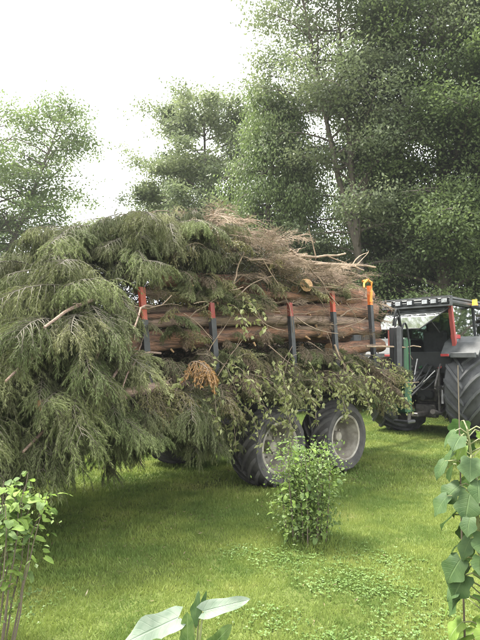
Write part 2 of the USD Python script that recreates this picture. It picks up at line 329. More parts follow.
# ------------------------------------------------------------------ trees
def make_tree(name, label, x, y, H, tr, prof, h0, nlimb, nleaf, leaf, mat, seed, style='broad', lean=(0, 0), fork=False, spread=0.30, group='tall trees standing behind the trailer and tractor'):
    """tapered trunk, limbs with sub-branches, leaf-sized faces in clumps round the branch ends. prof(u): crown radius at relative height u"""
    r = np.random.default_rng(seed)
    t = thing(name, label, 'tree', (x, y, 0), 0, group)
    tb, bb, lb = MB(), MB(), MB()
    n = 14
    hs = np.linspace(-0.15, H * 0.96, n)
    tx = np.cumsum(r.normal(0, 0.05, n)) + lean[0] * hs / H; ty = np.cumsum(r.normal(0, 0.05, n)) + lean[1] * hs / H
    tx -= tx[0]; ty -= ty[0]
    path = np.stack([tx, ty, hs], 1)
    rad = tr * (1 - 0.93 * np.linspace(0, 1, n) ** 0.9); rad[0] *= 1.5
    tb.tube(path, rad, 9)
    paths = [(path, h0, 1.0)]
    if fork:
        k = 4
        for sgn in (1, -1):
            d0 = np.array([0.36 * sgn + r.normal(0, .05), r.normal(0, .1), 1.0])
            p2 = curve(path[k + (sgn > 0)], d0, H * 0.68, 10, up=0.35, wob=0.10, rng=r)
            tb.tube(p2, tr * 0.60 * (1 - 0.9 * np.linspace(0, 1, 10)), 7)
            paths.append((p2, p2[2][2] / H, 0.8))
    cl = []      # clump centres, directions
    for (pp, hh0, f) in paths:
        top = pp[-1][2] / H
        nl = int(nlimb * f)
        for i in range(nl):
            u = hh0 + (top - hh0) * ((i + r.uniform(0, 1)) / nl)
            zz = u * H
            c = np.array([np.interp(zz, pp[:, 2], pp[:, 0]), np.interp(zz, pp[:, 2], pp[:, 1]), zz])
            R = prof(min(u, 0.999)) * r.uniform(0.65, 1.12) * (0.75 if f < 1 else 1)
            an = i * 2.39996 + r.normal(0, 0.3)
            if style == 'broad':
                d0 = (math.cos(an), math.sin(an), r.uniform(0.25, 0.85)); lp = curve(c, d0, R * 1.15, 8, droop=r.uniform(0.1, 0.7), wob=0.16, rng=r)
            else:
                d0 = (math.cos(an), math.sin(an), r.uniform(-0.05, 0.45)); lp = curve(c, d0, R * 1.12, 8, droop=r.uniform(0.5, 1.2), wob=0.10, rng=r)
            br = max(0.012, tr * 0.34 * (1 - 0.75 * u))
            bb.tube(lp, br * np.linspace(1, 0.2, 8), 5, cap=False)
            ns = max(3, int(R * 3.2))
            for k in range(ns):
                w = 0.25 + 0.75 * (k + r.uniform(0, 1)) / ns
                a = np.array([np.interp(w * 7, np.arange(8), lp[:, q]) for q in range(3)])
                t_ = lp[min(7, int(w * 7) + 1)] - lp[int(w * 7)] if w < 1 else lp[7] - lp[6]
                t_ = norm(t_); side = norm(np.cross(t_, [0, 0, 1])) * (1 if k % 2 else -1)
                d1 = t_ * 0.7 + side * r.uniform(0.4, 1.0) + np.array([0, 0, r.uniform(-0.2, 0.5) if style == 'broad' else r.uniform(-0.5, 0.1)])
                L = R * r.uniform(0.22, 0.42) * (1.15 - 0.5 * w) + 0.25
                sp = curve(a, d1, L, 5, droop=0.3 if style == 'broad' else 0.9, wob=0.15, rng=r)
                bb.tube(sp, br * 0.3 * np.linspace(1, 0.25, 5), 3, cap=False)
                for q in (2, 3, 4):
                    if r.uniform() < 0.9: cl.append((sp[q], norm(sp[q] - sp[q - 1]), r.uniform(0.4, 1.3)))
    C = np.array([c[0] for c in cl]); D = np.array([c[1] for c in cl]); W = np.array([c[2] for c in cl])
    W *= np.clip(meshkit.noise(C * 0.8, seed) * 2.6 - 0.55, 0.0, 1.7)      # light and heavy clumps, with gaps
    idx = r.choice(len(C), nleaf, p=W / W.sum())
    s = spread
    off = r.normal(0, 1, (nleaf, 3)) * np.array([s, s, s * (0.55 if style == 'broad' else 0.8)])
    base = C[idx] + off - np.array([0, 0, 0.12 if style == 'broad' else 0.22])
    d = D[idx] * 0.6 + r.normal(0, 0.7, (nleaf, 3)) + np.array([0, 0, -0.25 if style == 'broad' else -0.9])
    nr = r.normal(0, 0.75, (nleaf, 3)); nr[:, 2] += 0.8
    ok = base[:, 2] > 0.3
    base, d, nr = base[ok], d[ok], nr[ok]
    k = len(base)
    blades(lb, base, d, nr, leaf * r.uniform(0.65, 1.35, k), leaf * (0.62 if style == 'broad' else 0.42) * r.uniform(0.7, 1.2, k))
    obj('trunk', tb.mesh(), M['trunk'], t, smooth=True); obj('limbs', bb.mesh(), M['trunk'], t)
    obj('crown', lb.mesh(), mat, t)
    return t

round_prof = lambda R: (lambda u: R * (0.25 + 0.75 * math.sin(PI * min(1, max(0, u - 0.08) / 0.92)) ** 0.7))
cone_prof = lambda R: (lambda u: R * (1.02 - u) ** 0.75)
col_prof = lambda R: (lambda u: R * min(1, (1.03 - u) * 2.6) ** 0.8)

# open trees in the distance on the left
make_tree('oak_tree', 'pale washed-out oak with open crown at left edge behind the load', -11.2, 24.0, 13.0, 0.28, round_prof(3.0), 0.16, 56, 52000, 0.13, M['tree_b'], 1, fork=True, spread=0.30)
make_tree('broadleaf_tree', 'rounded pale broadleaf tree in the gap of white sky behind the load', -1.6, 23.5, 13.6, 0.26, round_prof(3.1), 0.10, 60, 115000, 0.125, M['tree_c'], 2, fork=False, spread=0.27)
make_tree('ivy_clad_tree', 'tall narrow light green tree left of the forked ash', 1.25, 17.6, 11.8, 0.22, col_prof(1.6), 0.05, 96, 100000, 0.112, M['tree_b'], 3, style='droop', spread=0.26)
make_tree('ash_tree', 'tall forked ash with bare trunks and airy crown behind the load', 3.95, 16.6, 17.0, 0.18, round_prof(2.5), 0.26, 56, 90000, 0.10, M['tree_c'], 4, fork=True, spread=0.28, lean=(-1.0, 0))
make_tree('linden_tree', 'big dense light green broadleaf tree at upper right above the tractor', 6.3, 16.6, 17.5, 0.30, col_prof(2.6), 0.12, 110, 170000, 0.098, M['tree_b'], 5, spread=0.32)
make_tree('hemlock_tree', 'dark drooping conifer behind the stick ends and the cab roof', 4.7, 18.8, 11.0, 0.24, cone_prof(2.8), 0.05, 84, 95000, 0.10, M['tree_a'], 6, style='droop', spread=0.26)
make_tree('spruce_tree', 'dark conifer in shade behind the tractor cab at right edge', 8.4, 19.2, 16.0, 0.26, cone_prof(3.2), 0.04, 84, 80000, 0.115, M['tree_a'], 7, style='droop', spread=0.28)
make_tree('spruce_tree', 'dark conifer between narrow light green tree and forked ash', 2.5, 20.6, 10.0, 0.24, cone_prof(2.8), 0.04, 90, 75000, 0.13, M['tree_a'], 8, style='droop', spread=0.30)
make_tree('spruce_tree', 'shaded conifer low behind brown twigs at middle of load', -0.3, 19.5, 7.6, 0.2, cone_prof(2.2), 0.04, 70, 42000, 0.12, M['tree_b'], 9, style='droop', spread=0.30)
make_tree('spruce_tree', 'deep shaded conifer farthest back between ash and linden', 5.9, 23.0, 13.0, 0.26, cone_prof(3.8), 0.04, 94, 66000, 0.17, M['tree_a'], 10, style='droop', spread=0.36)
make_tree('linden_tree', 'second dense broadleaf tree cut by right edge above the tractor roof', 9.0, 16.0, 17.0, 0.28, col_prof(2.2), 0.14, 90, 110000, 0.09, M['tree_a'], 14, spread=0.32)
make_tree('spruce_tree', 'tall conifer out of view to the right beside the tractor', 13.2, 15.0, 14.0, 0.26, cone_prof(3.4), 0.04, 70, 16000, 0.22, M['tree_a'], 12, style='droop', spread=0.36)  # unseen; darkens the reflection in the cab side window
make_tree('spruce_tree', 'lower conifer out of view farther right beside the lawn', 15.5, 9.0, 12.0, 0.26, cone_prof(3.2), 0.04, 70, 14000, 0.22, M['tree_a'], 13, style='droop', spread=0.36)  # also unseen; deepens the same window reflection

# ------------------------------------------------------------------ the trailer: local x forward (towards the tractor), local y to the far side
ORG, YAW = np.array([1.0, 7.1, 0.0]), 42.0
CA, SA = math.cos(math.radians(YAW)), math.sin(math.radians(YAW))
def W_(s, t, z=0.0): return np.array([ORG[0] + s * CA - t * SA, ORG[1] + s * SA + t * CA, z])

def revolve_y(profile, seg=48):
    """profile: (radius, y) points, revolved about the y axis"""
    p = np.array(profile, float); n = len(p); a = np.arange(seg) * 2 * PI / seg
    v = np.stack([np.cos(a)[:, None] * p[None, :, 0], np.broadcast_to(p[None, :, 1], (seg, n)), np.sin(a)[:, None] * p[None, :, 0]], -1).reshape(-1, 3)
    i, j = np.meshgrid(np.arange(seg), np.arange(n - 1), indexing='ij'); i2 = (i + 1) % seg
    q = np.stack([i * n + j, i * n + j + 1, i2 * n + j + 1, i2 * n + j], -1).reshape(-1, 4)
    return v, q

def tyre_mesh(R, w, rr, nl, lug, lw, slant):
    """carcass and moulded chevron lugs, axis along y"""
    h = w / 2; mb = MB(); Rc = R - lug
    prof = [(rr, -h * 0.72), (rr + 0.02, -h * 0.86), (rr + (Rc - rr) * 0.45, -h * 1.0), (rr + (Rc - rr) * 0.80, -h * 0.97), (Rc - 0.012, -h * 0.84), (Rc, -h * 0.55), (Rc + 0.004, 0),
            (Rc, h * 0.55), (Rc - 0.012, h * 0.84), (rr + (Rc - rr) * 0.80, h * 0.97), (rr + (Rc - rr) * 0.45, h * 1.0), (rr + 0.02, h * 0.86), (rr, h * 0.72)]
    mb.add(*revolve_y(prof, 56))
    ws = np.array([-0.06, 0.2, 0.45, 0.70, 0.88, 0.985]); rs = np.array([R, R, R - 0.003, R - 0.012, R - 0.045, R - 0.105 * R / 0.5 * 0.6 - lug])
    for side in (-1, 1):
        for i in range(nl):
            a0 = (i + (0.5 if side > 0 else 0)) * 2 * PI / nl
            ring = []
            for k, (u, ro) in enumerate(zip(ws, rs)):
                ac = a0 - slant * (u ** 0.85 if u > 0 else -0.06) / R * h * 2
                da = lw / R * (0.5 if k else 0.36)
                ri = min(ro - 0.01, np.interp(u, [0, .55, .84, .97, 1.0], [Rc + .004, Rc, Rc - .012, rr + (Rc - rr) * .8, rr + (Rc - rr) * .45])) - 0.01
                for (rad, m_) in ((ri, -1.25), (ro, -0.85), (ro, 0.85), (ri, 1.25)):
                    aa = ac + da * m_
                    ring.append((rad * math.cos(aa), side * u * h * (1.0 if k < 5 else 1.012), rad * math.sin(aa)))
            v = np.array(ring); f = []
            for k in range(len(ws) - 1):
                for j in range(4):
                    a_, b_ = k * 4 + j, k * 4 + (j + 1) % 4
                    f.append((a_, b_, b_ + 4, a_ + 4))
            f += [(0, 3, 2, 1), (20, 21, 22, 23)]
            mb.add(v, f)
    return mb.mesh()

def rim_mesh(rr, h, depth, bolts=8):
    mb = MB()
    f = h * 0.10                                               # the disc sits deep inside the barrel
    mb.add(*revolve_y([(rr + 0.022, -h * 0.80), (rr + 0.022, -h * 0.87), (rr + 0.006, -h * 0.90), (rr - 0.010, -h * 0.86), (rr - 0.022, -h * 0.66), (rr - 0.045, -h * 0.52), (rr - 0.055, -h * 0.05), (rr - 0.062, f),
                       (rr * 0.70, f + depth), (rr * 0.52, f + depth * 0.6), (rr * 0.46, f - 0.01), (rr * 0.44, f - 0.015), (rr * 0.26, f - 0.015), (rr * 0.25, f - 0.10), (rr * 0.20, f - 0.12), (0.0, f - 0.12)], 48))
    mb.add(*revolve_y([(rr - 0.05, h * 0.12), (rr - 0.05, h * 0.8), (rr + 0.02, h * 0.84)], 32))
    for k in range(bolts):
        a = k * 2 * PI / bolts
        c = trimesh.creation.cylinder(0.016, 0.05, sections=6); c.apply_transform(trimesh.transformations.rotation_matrix(PI / 2, [1, 0, 0]))
        c.apply_translation((rr * 0.46 * math.cos(a), f - 0.015, rr * 0.46 * math.sin(a))); mb.tm(c)
    return mb.mesh()

def place_child(name, parent, loc, ry=0.0, flip=False):
    base = str(parent.GetPath()); x = UsdGeom.Xform.Define(stage, base + '/' + numbered(base, name))
    x.AddTranslateOp().Set(Gf.Vec3d(*map(float, loc)))
    if flip: x.AddRotateZOp().Set(180.0)
    if ry: x.AddRotateYOp().Set(float(ry))
    return x.GetPrim()

trailer = thing('timber_trailer', 'loaded tandem-axle timber trailer with red-tipped stakes and big treaded wheels', 'trailer', ORG, YAW)
ty_m = tyre_mesh(0.50, 0.50, 0.295, 17, 0.040, 0.060, 0.72); rm_m = rim_mesh(0.295, 0.25, 0.03)
for (wx, far, rot) in ((-0.65, 0, 4), (0.66, 0, 13), (-0.65, 1, 8), (0.66, 1, 2)):
    wh = place_child('wheel', trailer, (wx, 2.25 if far else 0.25, 0.50), rot, bool(far))
    obj('tyre', ty_m, M['rubber'], wh, smooth=35); obj('rim', rm_m, M['rim'], wh, smooth=35)
mb = MB(); mb.box((-2.7, 1.13, 0.78), (2.6, 1.37, 1.0), 0.01); obj('frame_beam', mb.mesh(), M['steel'], trailer)
mb = MB(); mb.box((-0.95, 0.58, 0.44), (0.95, 0.70, 0.60), 0.02); obj('bogie_beam', mb.mesh(), M['steel'], trailer)
mb = MB(); mb.box((-0.95, 1.80, 0.44), (0.95, 1.92, 0.60), 0.02); obj('bogie_beam', mb.mesh(), M['steel'], trailer)
mb = MB(); mb.box((-0.09, 0.6, 0.58), (0.09, 1.9, 0.775), 0.01); obj('axle', mb.mesh(), M['steel'], trailer)
for wx in (-0.65, 0.66):
    mb = MB(); mb.tube([(wx, 0.3, 0.5), (wx, 0.69, 0.5)], 0.07, 10); mb.tube([(wx, 1.81, 0.5), (wx, 2.2, 0.5)], 0.07, 10); obj('stub_axle', mb.mesh(), M['greasy'], trailer)
STAKES = [(-2.34, 2.34), (-1.41, 2.24), (-0.06, 2.33), (0.86, 2.56), (1.80, 2.72)]
for sx_, top in STAKES:
    mb = MB(); mb.box((sx_ - 0.06, 0.24, 1.0), (sx_ + 0.06, 2.26, 1.1), 0.008); obj('bunk', mb.mesh(), M['steel'], trailer)
for k, (sx_, top) in enumerate(STAKES):
    for far in (0, 1):
        yb, lean = (2.2 if far else 0.30), (0.06 if far else -0.02)
        T = np.eye(4); ln = 0.115
        def seg(mb_, z0, z1, hw):
            a = np.array([sx_ - (z0 - 1.0) * ln, yb + (z0 - 1.0) * lean, z0]); b = np.array([sx_ - (z1 - 1.0) * ln, yb + (z1 - 1.0) * lean, z1])
            v = []
            for c in (a, b):
                for dx, dy in ((-hw, -hw * .8), (hw, -hw * .8), (hw, hw * .8), (-hw, hw * .8)): v.append(c + (dx, dy, 0))
            mb_.add(v, [(0, 3, 2, 1), (4, 5, 6, 7), (0, 1, 5, 4), (1, 2, 6, 5), (2, 3, 7, 6), (3, 0, 4, 7)]); return b
        tip = 0.34 if k in (0,) else 0.18 if k < 3 else 0.30
        mb = MB(); seg(mb, 1.03, top - tip, 0.036); st = obj('stake', mb.mesh(), M['steel'], trailer)
        mb = MB(); e = seg(mb, top - tip, top, 0.031); obj('tip', mb.mesh(), M['red'] if k in (1, 2) else M['orange2'] if k == 4 else M['orange'], st)
        if k == 4 and not far:
            mb = MB(); mb.tube([e + (-0.03, -0.05, -0.26), e + (-.02, -0.055, -0.1), e + (0.0, -0.05, 0.05), e + (-0.05, 0.0, 0.09), e + (-0.14, 0.02, 0.06)], [0.02, 0.024, 0.022, 0.02, 0.02], 6); mb.tube([e + (-0.16, -0.02, -0.05), e + (-0.13, 0, 0.03), e + (-0.05, -0.03, 0.10)], 0.017, 6)
            obj('strap', mb.mesh(), M['yellow'], st)
# crane column, stabiliser legs, hoses and the drawbar at the front of the trailer
mb = MB(); mb.box((2.25, 1.05, 1.0), (2.5, 1.45, 2.1), 0.02); obj('crane_column', mb.mesh(), M['steel'], trailer)
mb = MB(); mb.box((1.94, -0.0, 1.18), (2.08, 2.5, 1.36), 0.015); obj('stabiliser_beam', mb.mesh(), M['steel'], trailer)
for yb in (0.10, 2.4):
    mb = MB(); mb.box((2.18, yb - 0.10, 0.72), (2.36, yb + 0.10, 1.92), 0.03); lg = obj('stabiliser_leg', mb.mesh(), M['green'], trailer)
    mb = MB(); mb.box((2.22, yb - 0.085, 0.62), (2.32, yb + 0.085, 0.72)); obj('inner_leg', mb.mesh(), M['greasy'], lg)
    mb = MB(); mb.box((2.16, yb - 0.14, 0.57), (2.38, yb + 0.14, 0.62), 0.015); obj('foot_plate', mb.mesh(), M['steel'], lg)
    mb = MB(); mb.box((2.08, yb - 0.10, 1.20), (2.18, yb + 0.10, 1.34)); obj('bracket', mb.mesh(), M['steel'], lg)
mb = MB(); mb.box((1.95, -0.02, 1.37), (2.07, 0.16, 2.1), 0.03); obj('guard_post', mb.mesh(), M['steel'], trailer)
for k, (dx, dy, tz) in enumerate(((2.06, 0.05, 2.25), (2.12, 0.12, 2.38), (2.16, 0.18, 2.30), (2.08, 0.0, 2.15))):
    mb = MB(); u = np.linspace(0, PI, 12)
    pts = np.stack([dx - 0.12 + 0.12 * (1 - np.cos(u)) + 0.03 * k, np.full(12, dy), 1.5 + (tz - 1.5) * np.sin(u) ** 0.6], 1); pts[-1, 2] = 1.2
    mb.tube(pts, 0.017, 6); obj('hose', mb.mesh(), M['black'], trailer, smooth=True)
mb = MB(); mb.tube([(2.5, 1.25, 0.88), (3.3, 1.25, 0.72), (4.35, 1.25, 0.55)], [0.10, 0.08, 0.06], 8); mb.tm(trimesh.creation.torus(0.06, 0.025, 16, 8), trimesh.transformations.translation_matrix((4.42, 1.25, 0.55)))
obj('drawbar', mb.mesh(), M['green'], trailer)

# ------------------------------------------------------------------ the logs on the trailer
def log_mesh(p0, p1, r0, r1, seed, sides=12, n=14):
    rr = np.random.default_rng(seed); p0, p1 = np.array(p0, float), np.array(p1, float)
    u = np.linspace(0, 1, n)[:, None]
    pts = p0 + (p1 - p0) * u
    L = np.linalg.norm(p1 - p0); bow = rr.normal(0, 0.016 * L, 3); pts = pts + np.sin(u * PI) * bow
    ax = norm(p1 - p0); a = norm(np.cross(ax, [0, 0, 1])); b = np.cross(ax, a)
    an = np.arange(sides) * 2 * PI / sides
    R = (r0 + (r1 - r0) * u)
    v = pts[:, None] + R[:, None] * (np.cos(an)[None, :, None] * a + np.sin(an)[None, :, None] * b)
    nzv = meshkit.fbm(v * np.array([4, 9, 9]), 3, seed) - 0.5
    v = v + nzv[..., None] * (v - pts[:, None]) * 0.95
    i, j = np.meshgrid(np.arange(n - 1), np.arange(sides), indexing='ij')
    q = np.stack([i * sides + j, i * sides + (j + 1) % sides, (i + 1) * sides + (j + 1) % sides, (i + 1) * sides + j], -1).reshape(-1, 4)
    ends = []
    for k, s in ((0, -1), (n - 1, 1)):
        ring = v[k]; c = ring.mean(0)
        vv = np.vstack([ring + ax * s * 0.0, [c + ax * s * 0.004]])
        ff = [(t, (t + 1) % sides, sides) for t in range(sides)]
        ends.append((vv, np.array(ff)))
    return (v.reshape(-1, 3), q), ends

def add_log(s0, s1, t0, t1, z0, z1, r0, r1, label, seed, bark='bark', group='logs on the trailer'):
    mid = W_((s0 + s1) / 2, (t0 + t1) / 2, 0)
    p0 = np.array([(s0 - s1) / 2, (t0 - t1) / 2, z0]); p1 = np.array([(s1 - s0) / 2, (t1 - t0) / 2, z1])
    t = thing('log', label, 'log', (mid[0], mid[1], 0), YAW, group)
    body, ends = log_mesh(p0, p1, r0, r1, seed)
    obj('bark', body, M[bark], t, smooth=True)
    rr = np.random.default_rng(seed + 900); L = abs(s1 - s0)
    for k in range(int(3 + L * 1.5)):
        u = rr.uniform(0.06, 0.94); c = p0 + (p1 - p0) * u; a = rr.uniform(PI * 0.9, PI * 2.1); rad_ = r0 + (r1 - r0) * u
        o = np.array([rr.normal(0.1, 0.25), math.cos(a) * 0.6 - 0.4, math.sin(a)]); o = norm(o)
        mb = MB(); mb.tube([c + o * rad_ * 0.7, c + o * (rad_ + rr.uniform(0.015, 0.07))], [rr.uniform(0.012, 0.022), 0.010], 6); obj('branch_stub', mb.mesh(), M['bark2' if k % 2 else 'cut'], t)
    for e in ends: obj('cut_face', e, M['cut'], t)
    return t

LOGS = [(-2.75, 1.15, 0.46, 0.50, 1.70, 2.02, 0.118, 0.10, 'long reddish brown log lowest of those seen between the stakes', 'bark'),
        (-2.55, 1.80, 0.52, 0.50, 1.96, 2.16, 0.060, 0.075, 'thin greyish log lying just above the long reddish log', 'bark2'),
        (-2.6, 0.4, 0.60, 0.62, 2.12, 2.20, 0.055, 0.07, 'slim dark log half hidden under hanging green sprays', 'bark2'),
        (-0.2, 2.02, 0.55, 0.48, 2.20, 2.36, 0.10, 0.125, 'thick brown log ending beside the orange-tipped stake', 'bark'),
        (0.25, 2.0, 0.62, 0.55, 2.52, 2.62, 0.11, 0.125, 'rough barked log second from the top at front end', 'bark'),
        (0.55, 1.62, 0.85, 0.80, 2.74, 2.86, 0.10, 0.11, 'topmost log at front end of the load under loose sticks', 'bark2'),
        (0.6, 2.06, 0.46, 0.44, 1.98, 2.08, 0.09, 0.11, 'short brown log at front with ragged end below strap', 'bark'),
        (0.9, 2.12, 0.50, 0.42, 1.72, 1.80, 0.09, 0.11, 'brown log end low at front beside the last stake', 'bark'),
        (-2.0, -0.35, 0.62, 0.66, 2.50, 2.56, 0.085, 0.08, 'bare reddish log glimpsed in the brush above the stakes', 'bark'),
        (-3.8, -2.3, -0.36, 0.10, 1.22, 1.30, 0.048, 0.055, 'greyish log end poking out of green boughs at rear', 'bark2'),
        (-2.7, 1.8, 0.85, 0.85, 1.72, 1.95, 0.13, 0.12, 'brown log in the second row behind the lowest log', 'bark'),
        (-2.5, 1.9, 1.00, 1.00, 2.10, 2.28, 0.13, 0.13, 'brown log deep in the stack behind the thin logs', 'bark'),
        (-2.6, 1.9, 0.50, 0.50, 1.30, 1.36, 0.13, 0.13, 'log hidden behind green brush below the long reddish log', 'bark2'),
        (-0.4, 1.95, 0.98, 0.98, 2.48, 2.58, 0.13, 0.13, 'brown log at the back of the stack under dead twigs', 'bark'),
        (-2.6, 1.9, 1.3, 1.3, 1.25, 1.3, 0.15, 0.15, 'log at the bottom of the stack on the trailer bunks', 'bark2'),
        (-2.6, 1.9, 1.75, 1.75, 1.6, 1.8, 0.15, 0.15, 'log on the far side of the stack', 'bark2'),
        (-2.5, 0.2, 0.44, 0.48, 2.02, 2.16, 0.030, 0.042, 'thin straight pole above the long reddish log from first stake', 'bark'),
        (-1.2, 1.7, 0.38, 0.40, 2.10, 2.06, 0.034, 0.045, 'thin pole crossing downward to the right over the front logs', 'bark2'),
        (-0.5, 1.9, 0.46, 0.44, 2.44, 2.50, 0.045, 0.055, 'crooked pole between the two thick logs at front', 'bark'),
        (-2.4, -0.6, 0.55, 0.58, 2.34, 2.30, 0.04, 0.05, 'crooked dark pole under the overhanging green boughs', 'bark2'),
        (0.16, 0.62, 0.30, 0.62, 2.60, 2.66, 0.085, 0.09, 'short sawn log with bright orange cut end facing the lawn', 'bark')]
for k, l in enumerate(LOGS): add_log(*l[:8], l[8], 100 + k, bark=l[9])

# ------------------------------------------------------------------ the brush heaped on the trailer
def make_bough(name, label, cat, seed, L, pitch, droop, mat, twig, nb=26, bl=0.046, bw=0.0056, dens=1.0, loc=(0, 0, 0), group=None, hang=1.0):
    """one cut conifer limb: arched stem, side branchlets, hanging sprays of narrow blades; along +x"""
    r = np.random.default_rng(seed)
    t = thing(name, label, cat, (0, 0, 0), 0, group)
    stm, ndl = MB(), MB()
    main = curve((0, 0, 0), (math.cos(pitch), 0, math.sin(pitch)), L, 10, droop=droop, wob=0.12, rng=r)
    stm.tube(main, 0.014 * np.linspace(1, 0.25, 10), 5)
    B, D = [], []
    def line(p, step):
        for q in range(len(p) - 1):
            k = max(1, int(np.linalg.norm(p[q + 1] - p[q]) / step * dens))
            for w in r.uniform(0, 1, k):
                B.append(p[q] + (p[q + 1] - p[q]) * w); D.append(norm(p[q + 1] - p[q]))
    for i in range(nb):
        u = 0.12 + 0.88 * (i + r.uniform(0, 1)) / nb
        a = np.array([np.interp(u * 9, np.arange(10), main[:, q]) for q in range(3)])
        k = min(8, int(u * 9)); ax = norm(main[k + 1] - main[k])
        side = np.array([-ax[1], ax[0], 0]); side = norm(side) * (1 if i % 2 else -1)
        d = ax * r.uniform(0.5, 1.0) + side * r.uniform(0.4, 1.0) + np.array([0, 0, r.uniform(-0.1, 0.35)])
        bl_ = (0.62 - 0.36 * u) * r.uniform(0.7, 1.2) * L / 1.5
        sub = curve(a, d, bl_, 6, droop=r.uniform(0.7, 1.6) * hang, wob=0.15, rng=r)
        stm.tube(sub, 0.0055 * np.linspace(1, 0.3, 6), 3, cap=False)
        line(sub[1:], 0.013)
        for k2 in range(7):
            w = r.uniform(0.15, 1.0)
            b = np.array([np.interp(w * 5, np.arange(6), sub[:, q]) for q in range(3)])
            t2 = norm(sub[5] - sub[3]); s2 = norm(np.cross(t2, [0, 0, 1])) * (1 if k2 % 2 else -1)
            tw = curve(b, t2 * 0.7 + s2 * r.uniform(0.2, 0.8), r.uniform(0.12, 0.26), 4, droop=1.1 * hang, wob=0.15, rng=r)
            stm.tube(tw, 0.002, 3, cap=False)
            line(tw, 0.0085)
    B, D = np.array(B), np.array(D); n = len(B)
    d = D * 0.9 + r.normal(0, 0.42, (n, 3)) + np.array([0, 0, -0.25 * hang])
    nr = r.normal(0, 1, (n, 3)); nr[:, 2] += 0.6
    blades(ndl, B, d, nr, bl * r.uniform(0.6, 1.3, n), bw * r.uniform(0.7, 1.4, n), mid=0.4)
    obj('stem', stm.mesh(), twig, t); obj('needles', ndl.mesh(), mat, t)
    return t

G_REAR, G_TOP, G_SIDE, G_BROWN = 'boughs hanging off the rear of the load', 'boughs on top of the load', 'brush along the near side under the logs', 'brown brush on the front half of the load'
L_REAR = 'drooping green conifer bough hanging over the rear end of the load'
L_TOP = 'green conifer bough heaped on top of the load above the stakes'
L_SIDE = 'grey green brush bough pressed out below the logs'
L_BROWN = 'browned bough with dry twigs on the front half of the load'
protos = {
    'green': [make_bough('conifer_bough', L_REAR, 'bough', 200 + k, 1.35 + 0.12 * (k % 3), (0.35, 0.1, 0.55, -0.1)[k % 4], (0.9, 0.6, 1.3, 0.8)[k % 4], M['needle'] if k % 3 else M['needle2'], M['greentwig'], nb=32, dens=1.75, group=G_REAR) for k in range(7)],
    'side': [make_bough('brush_bough', L_SIDE, 'bough', 230 + k, 0.85 + 0.1 * (k % 3), (0.3, 0.0, 0.5)[k % 3], (1.0, 0.8, 1.5)[k % 3], M[('needle2', 'olive', 'dryneedle', 'olive', 'needle', 'olive', 'needle2')[k]], M['twig'],
                        nb=(22, 12, 16, 10, 22, 12, 14)[k], bl=(0.055, 0.05, 0.05, 0.055, 0.055, 0.045, 0.05)[k], bw=(0.012, 0.022, 0.012, 0.026, 0.011, 0.020, 0.010)[k], dens=(1, 0.42, 0.6, 0.35, 1, 0.45, 0.5)[k], hang=0.75, group=G_SIDE) for k in range(7)],
    'brown': [make_bough('browned_bough', L_BROWN, 'bough', 250 + k, 0.9 + 0.2 * (k % 3), (0.35, -0.1, 0.7)[k % 3], (0.3, 0.1, 0.9)[k % 3], M['dryneedle'], M['drytwig'], nb=24, bl=0.055, bw=0.006, dens=0.20, hang=0.2, group=G_BROWN) for k in range(6)],
}
first = set()
def put(kind, k, s, t, z, head, scale, label, group, rx=0.0):
    """head: direction in the trailer's own frame, degrees (180 = to the rear, 270 = to the near side)"""
    pr = protos[kind][k % len(protos[kind])]
    p = W_(s, t, z)
    if pr.GetPath() not in first:
        first.add(pr.GetPath()); set_xf(UsdGeom.Xformable(pr), p, YAW + head, scale, rx); tag(pr, label, None, group)
    else:
        dup(pr, p, YAW + head, scale, label, group, rx, 'brush_spray' if kind == 'side' and group[:5] != 'brush' else None)  # these are brush_bough copies too, lying higher on the load

TOPS = ([-5.6, -4.9, -4.2, -3.6, -3.1, -2.5, -1.8, -1.0, 0.0, 1.0, 1.8, 2.2], [0.95, 1.32, 1.80, 2.28, 2.74, 3.24, 3.52, 3.56, 3.42, 3.10, 2.85, 2.75])
def ztop(s, t):
    z = float(np.interp(s, *TOPS)); e = abs(t - 1.2) / 1.25
    return z - 0.85 * min(1.2, e) ** 2.2
rng = np.random.default_rng(77)
# the rear overhang: layered boughs flowing back, out and down
for i in range(195):
    s = rng.uniform(-4.9, -2.2); near = rng.uniform() < 0.45
    t = rng.uniform(0.05, 0.6) if near else rng.uniform(0.2, 2.2)
    t = max(t, (-3.6 - s) * 0.3)
    if near and s > -3.0: s -= 0.8
    if s > -2.8: t = max(t, 1.0)
    zt = ztop(s, t); z = zt - rng.uniform(0.05, 0.3) if not near else rng.uniform(0.85, max(0.95, zt))
    put('green', int(rng.integers(99)), s + 0.2, t + 0.1, z, rng.normal(220 if t < 1.2 else 175, 30), rng.uniform(0.5, 0.82), L_REAR + (' on its far side' if t > 1.2 else ' low near the lawn' if z < 1.4 else ' on its near side'), G_REAR + (', far side' if t > 1.2 else ', low' if z < 1.4 else ', near side'), rng.normal(0, 12))
for i in range(30):     # hanging down in the shade between the rear mass and the wheels
    s = -3.3 + 1.55 * (i + rng.uniform()) / 34
    put('green', int(rng.integers(99)), s + 0.1, rng.uniform(0.15, 0.7), rng.uniform(0.85, 1.2), rng.normal(255, 40), rng.uniform(0.42, 0.68), 'conifer bough dangling in shade under the trailer bed behind the rear wheel', 'boughs dangling under the trailer bed', rng.normal(0, 20))
for i in range(26):     # low in the shade behind the rear wheel
    s = -2.3 + 1.1 * (i + rng.uniform()) / 26
    put('green', int(rng.integers(99)), s, rng.uniform(0.25, 0.9), rng.uniform(0.72, 1.0), rng.normal(262, 40), rng.uniform(0.36, 0.52), 'conifer bough dangling in shade under the trailer bed behind the rear wheel', 'boughs dangling under the trailer bed', rng.normal(0, 20))
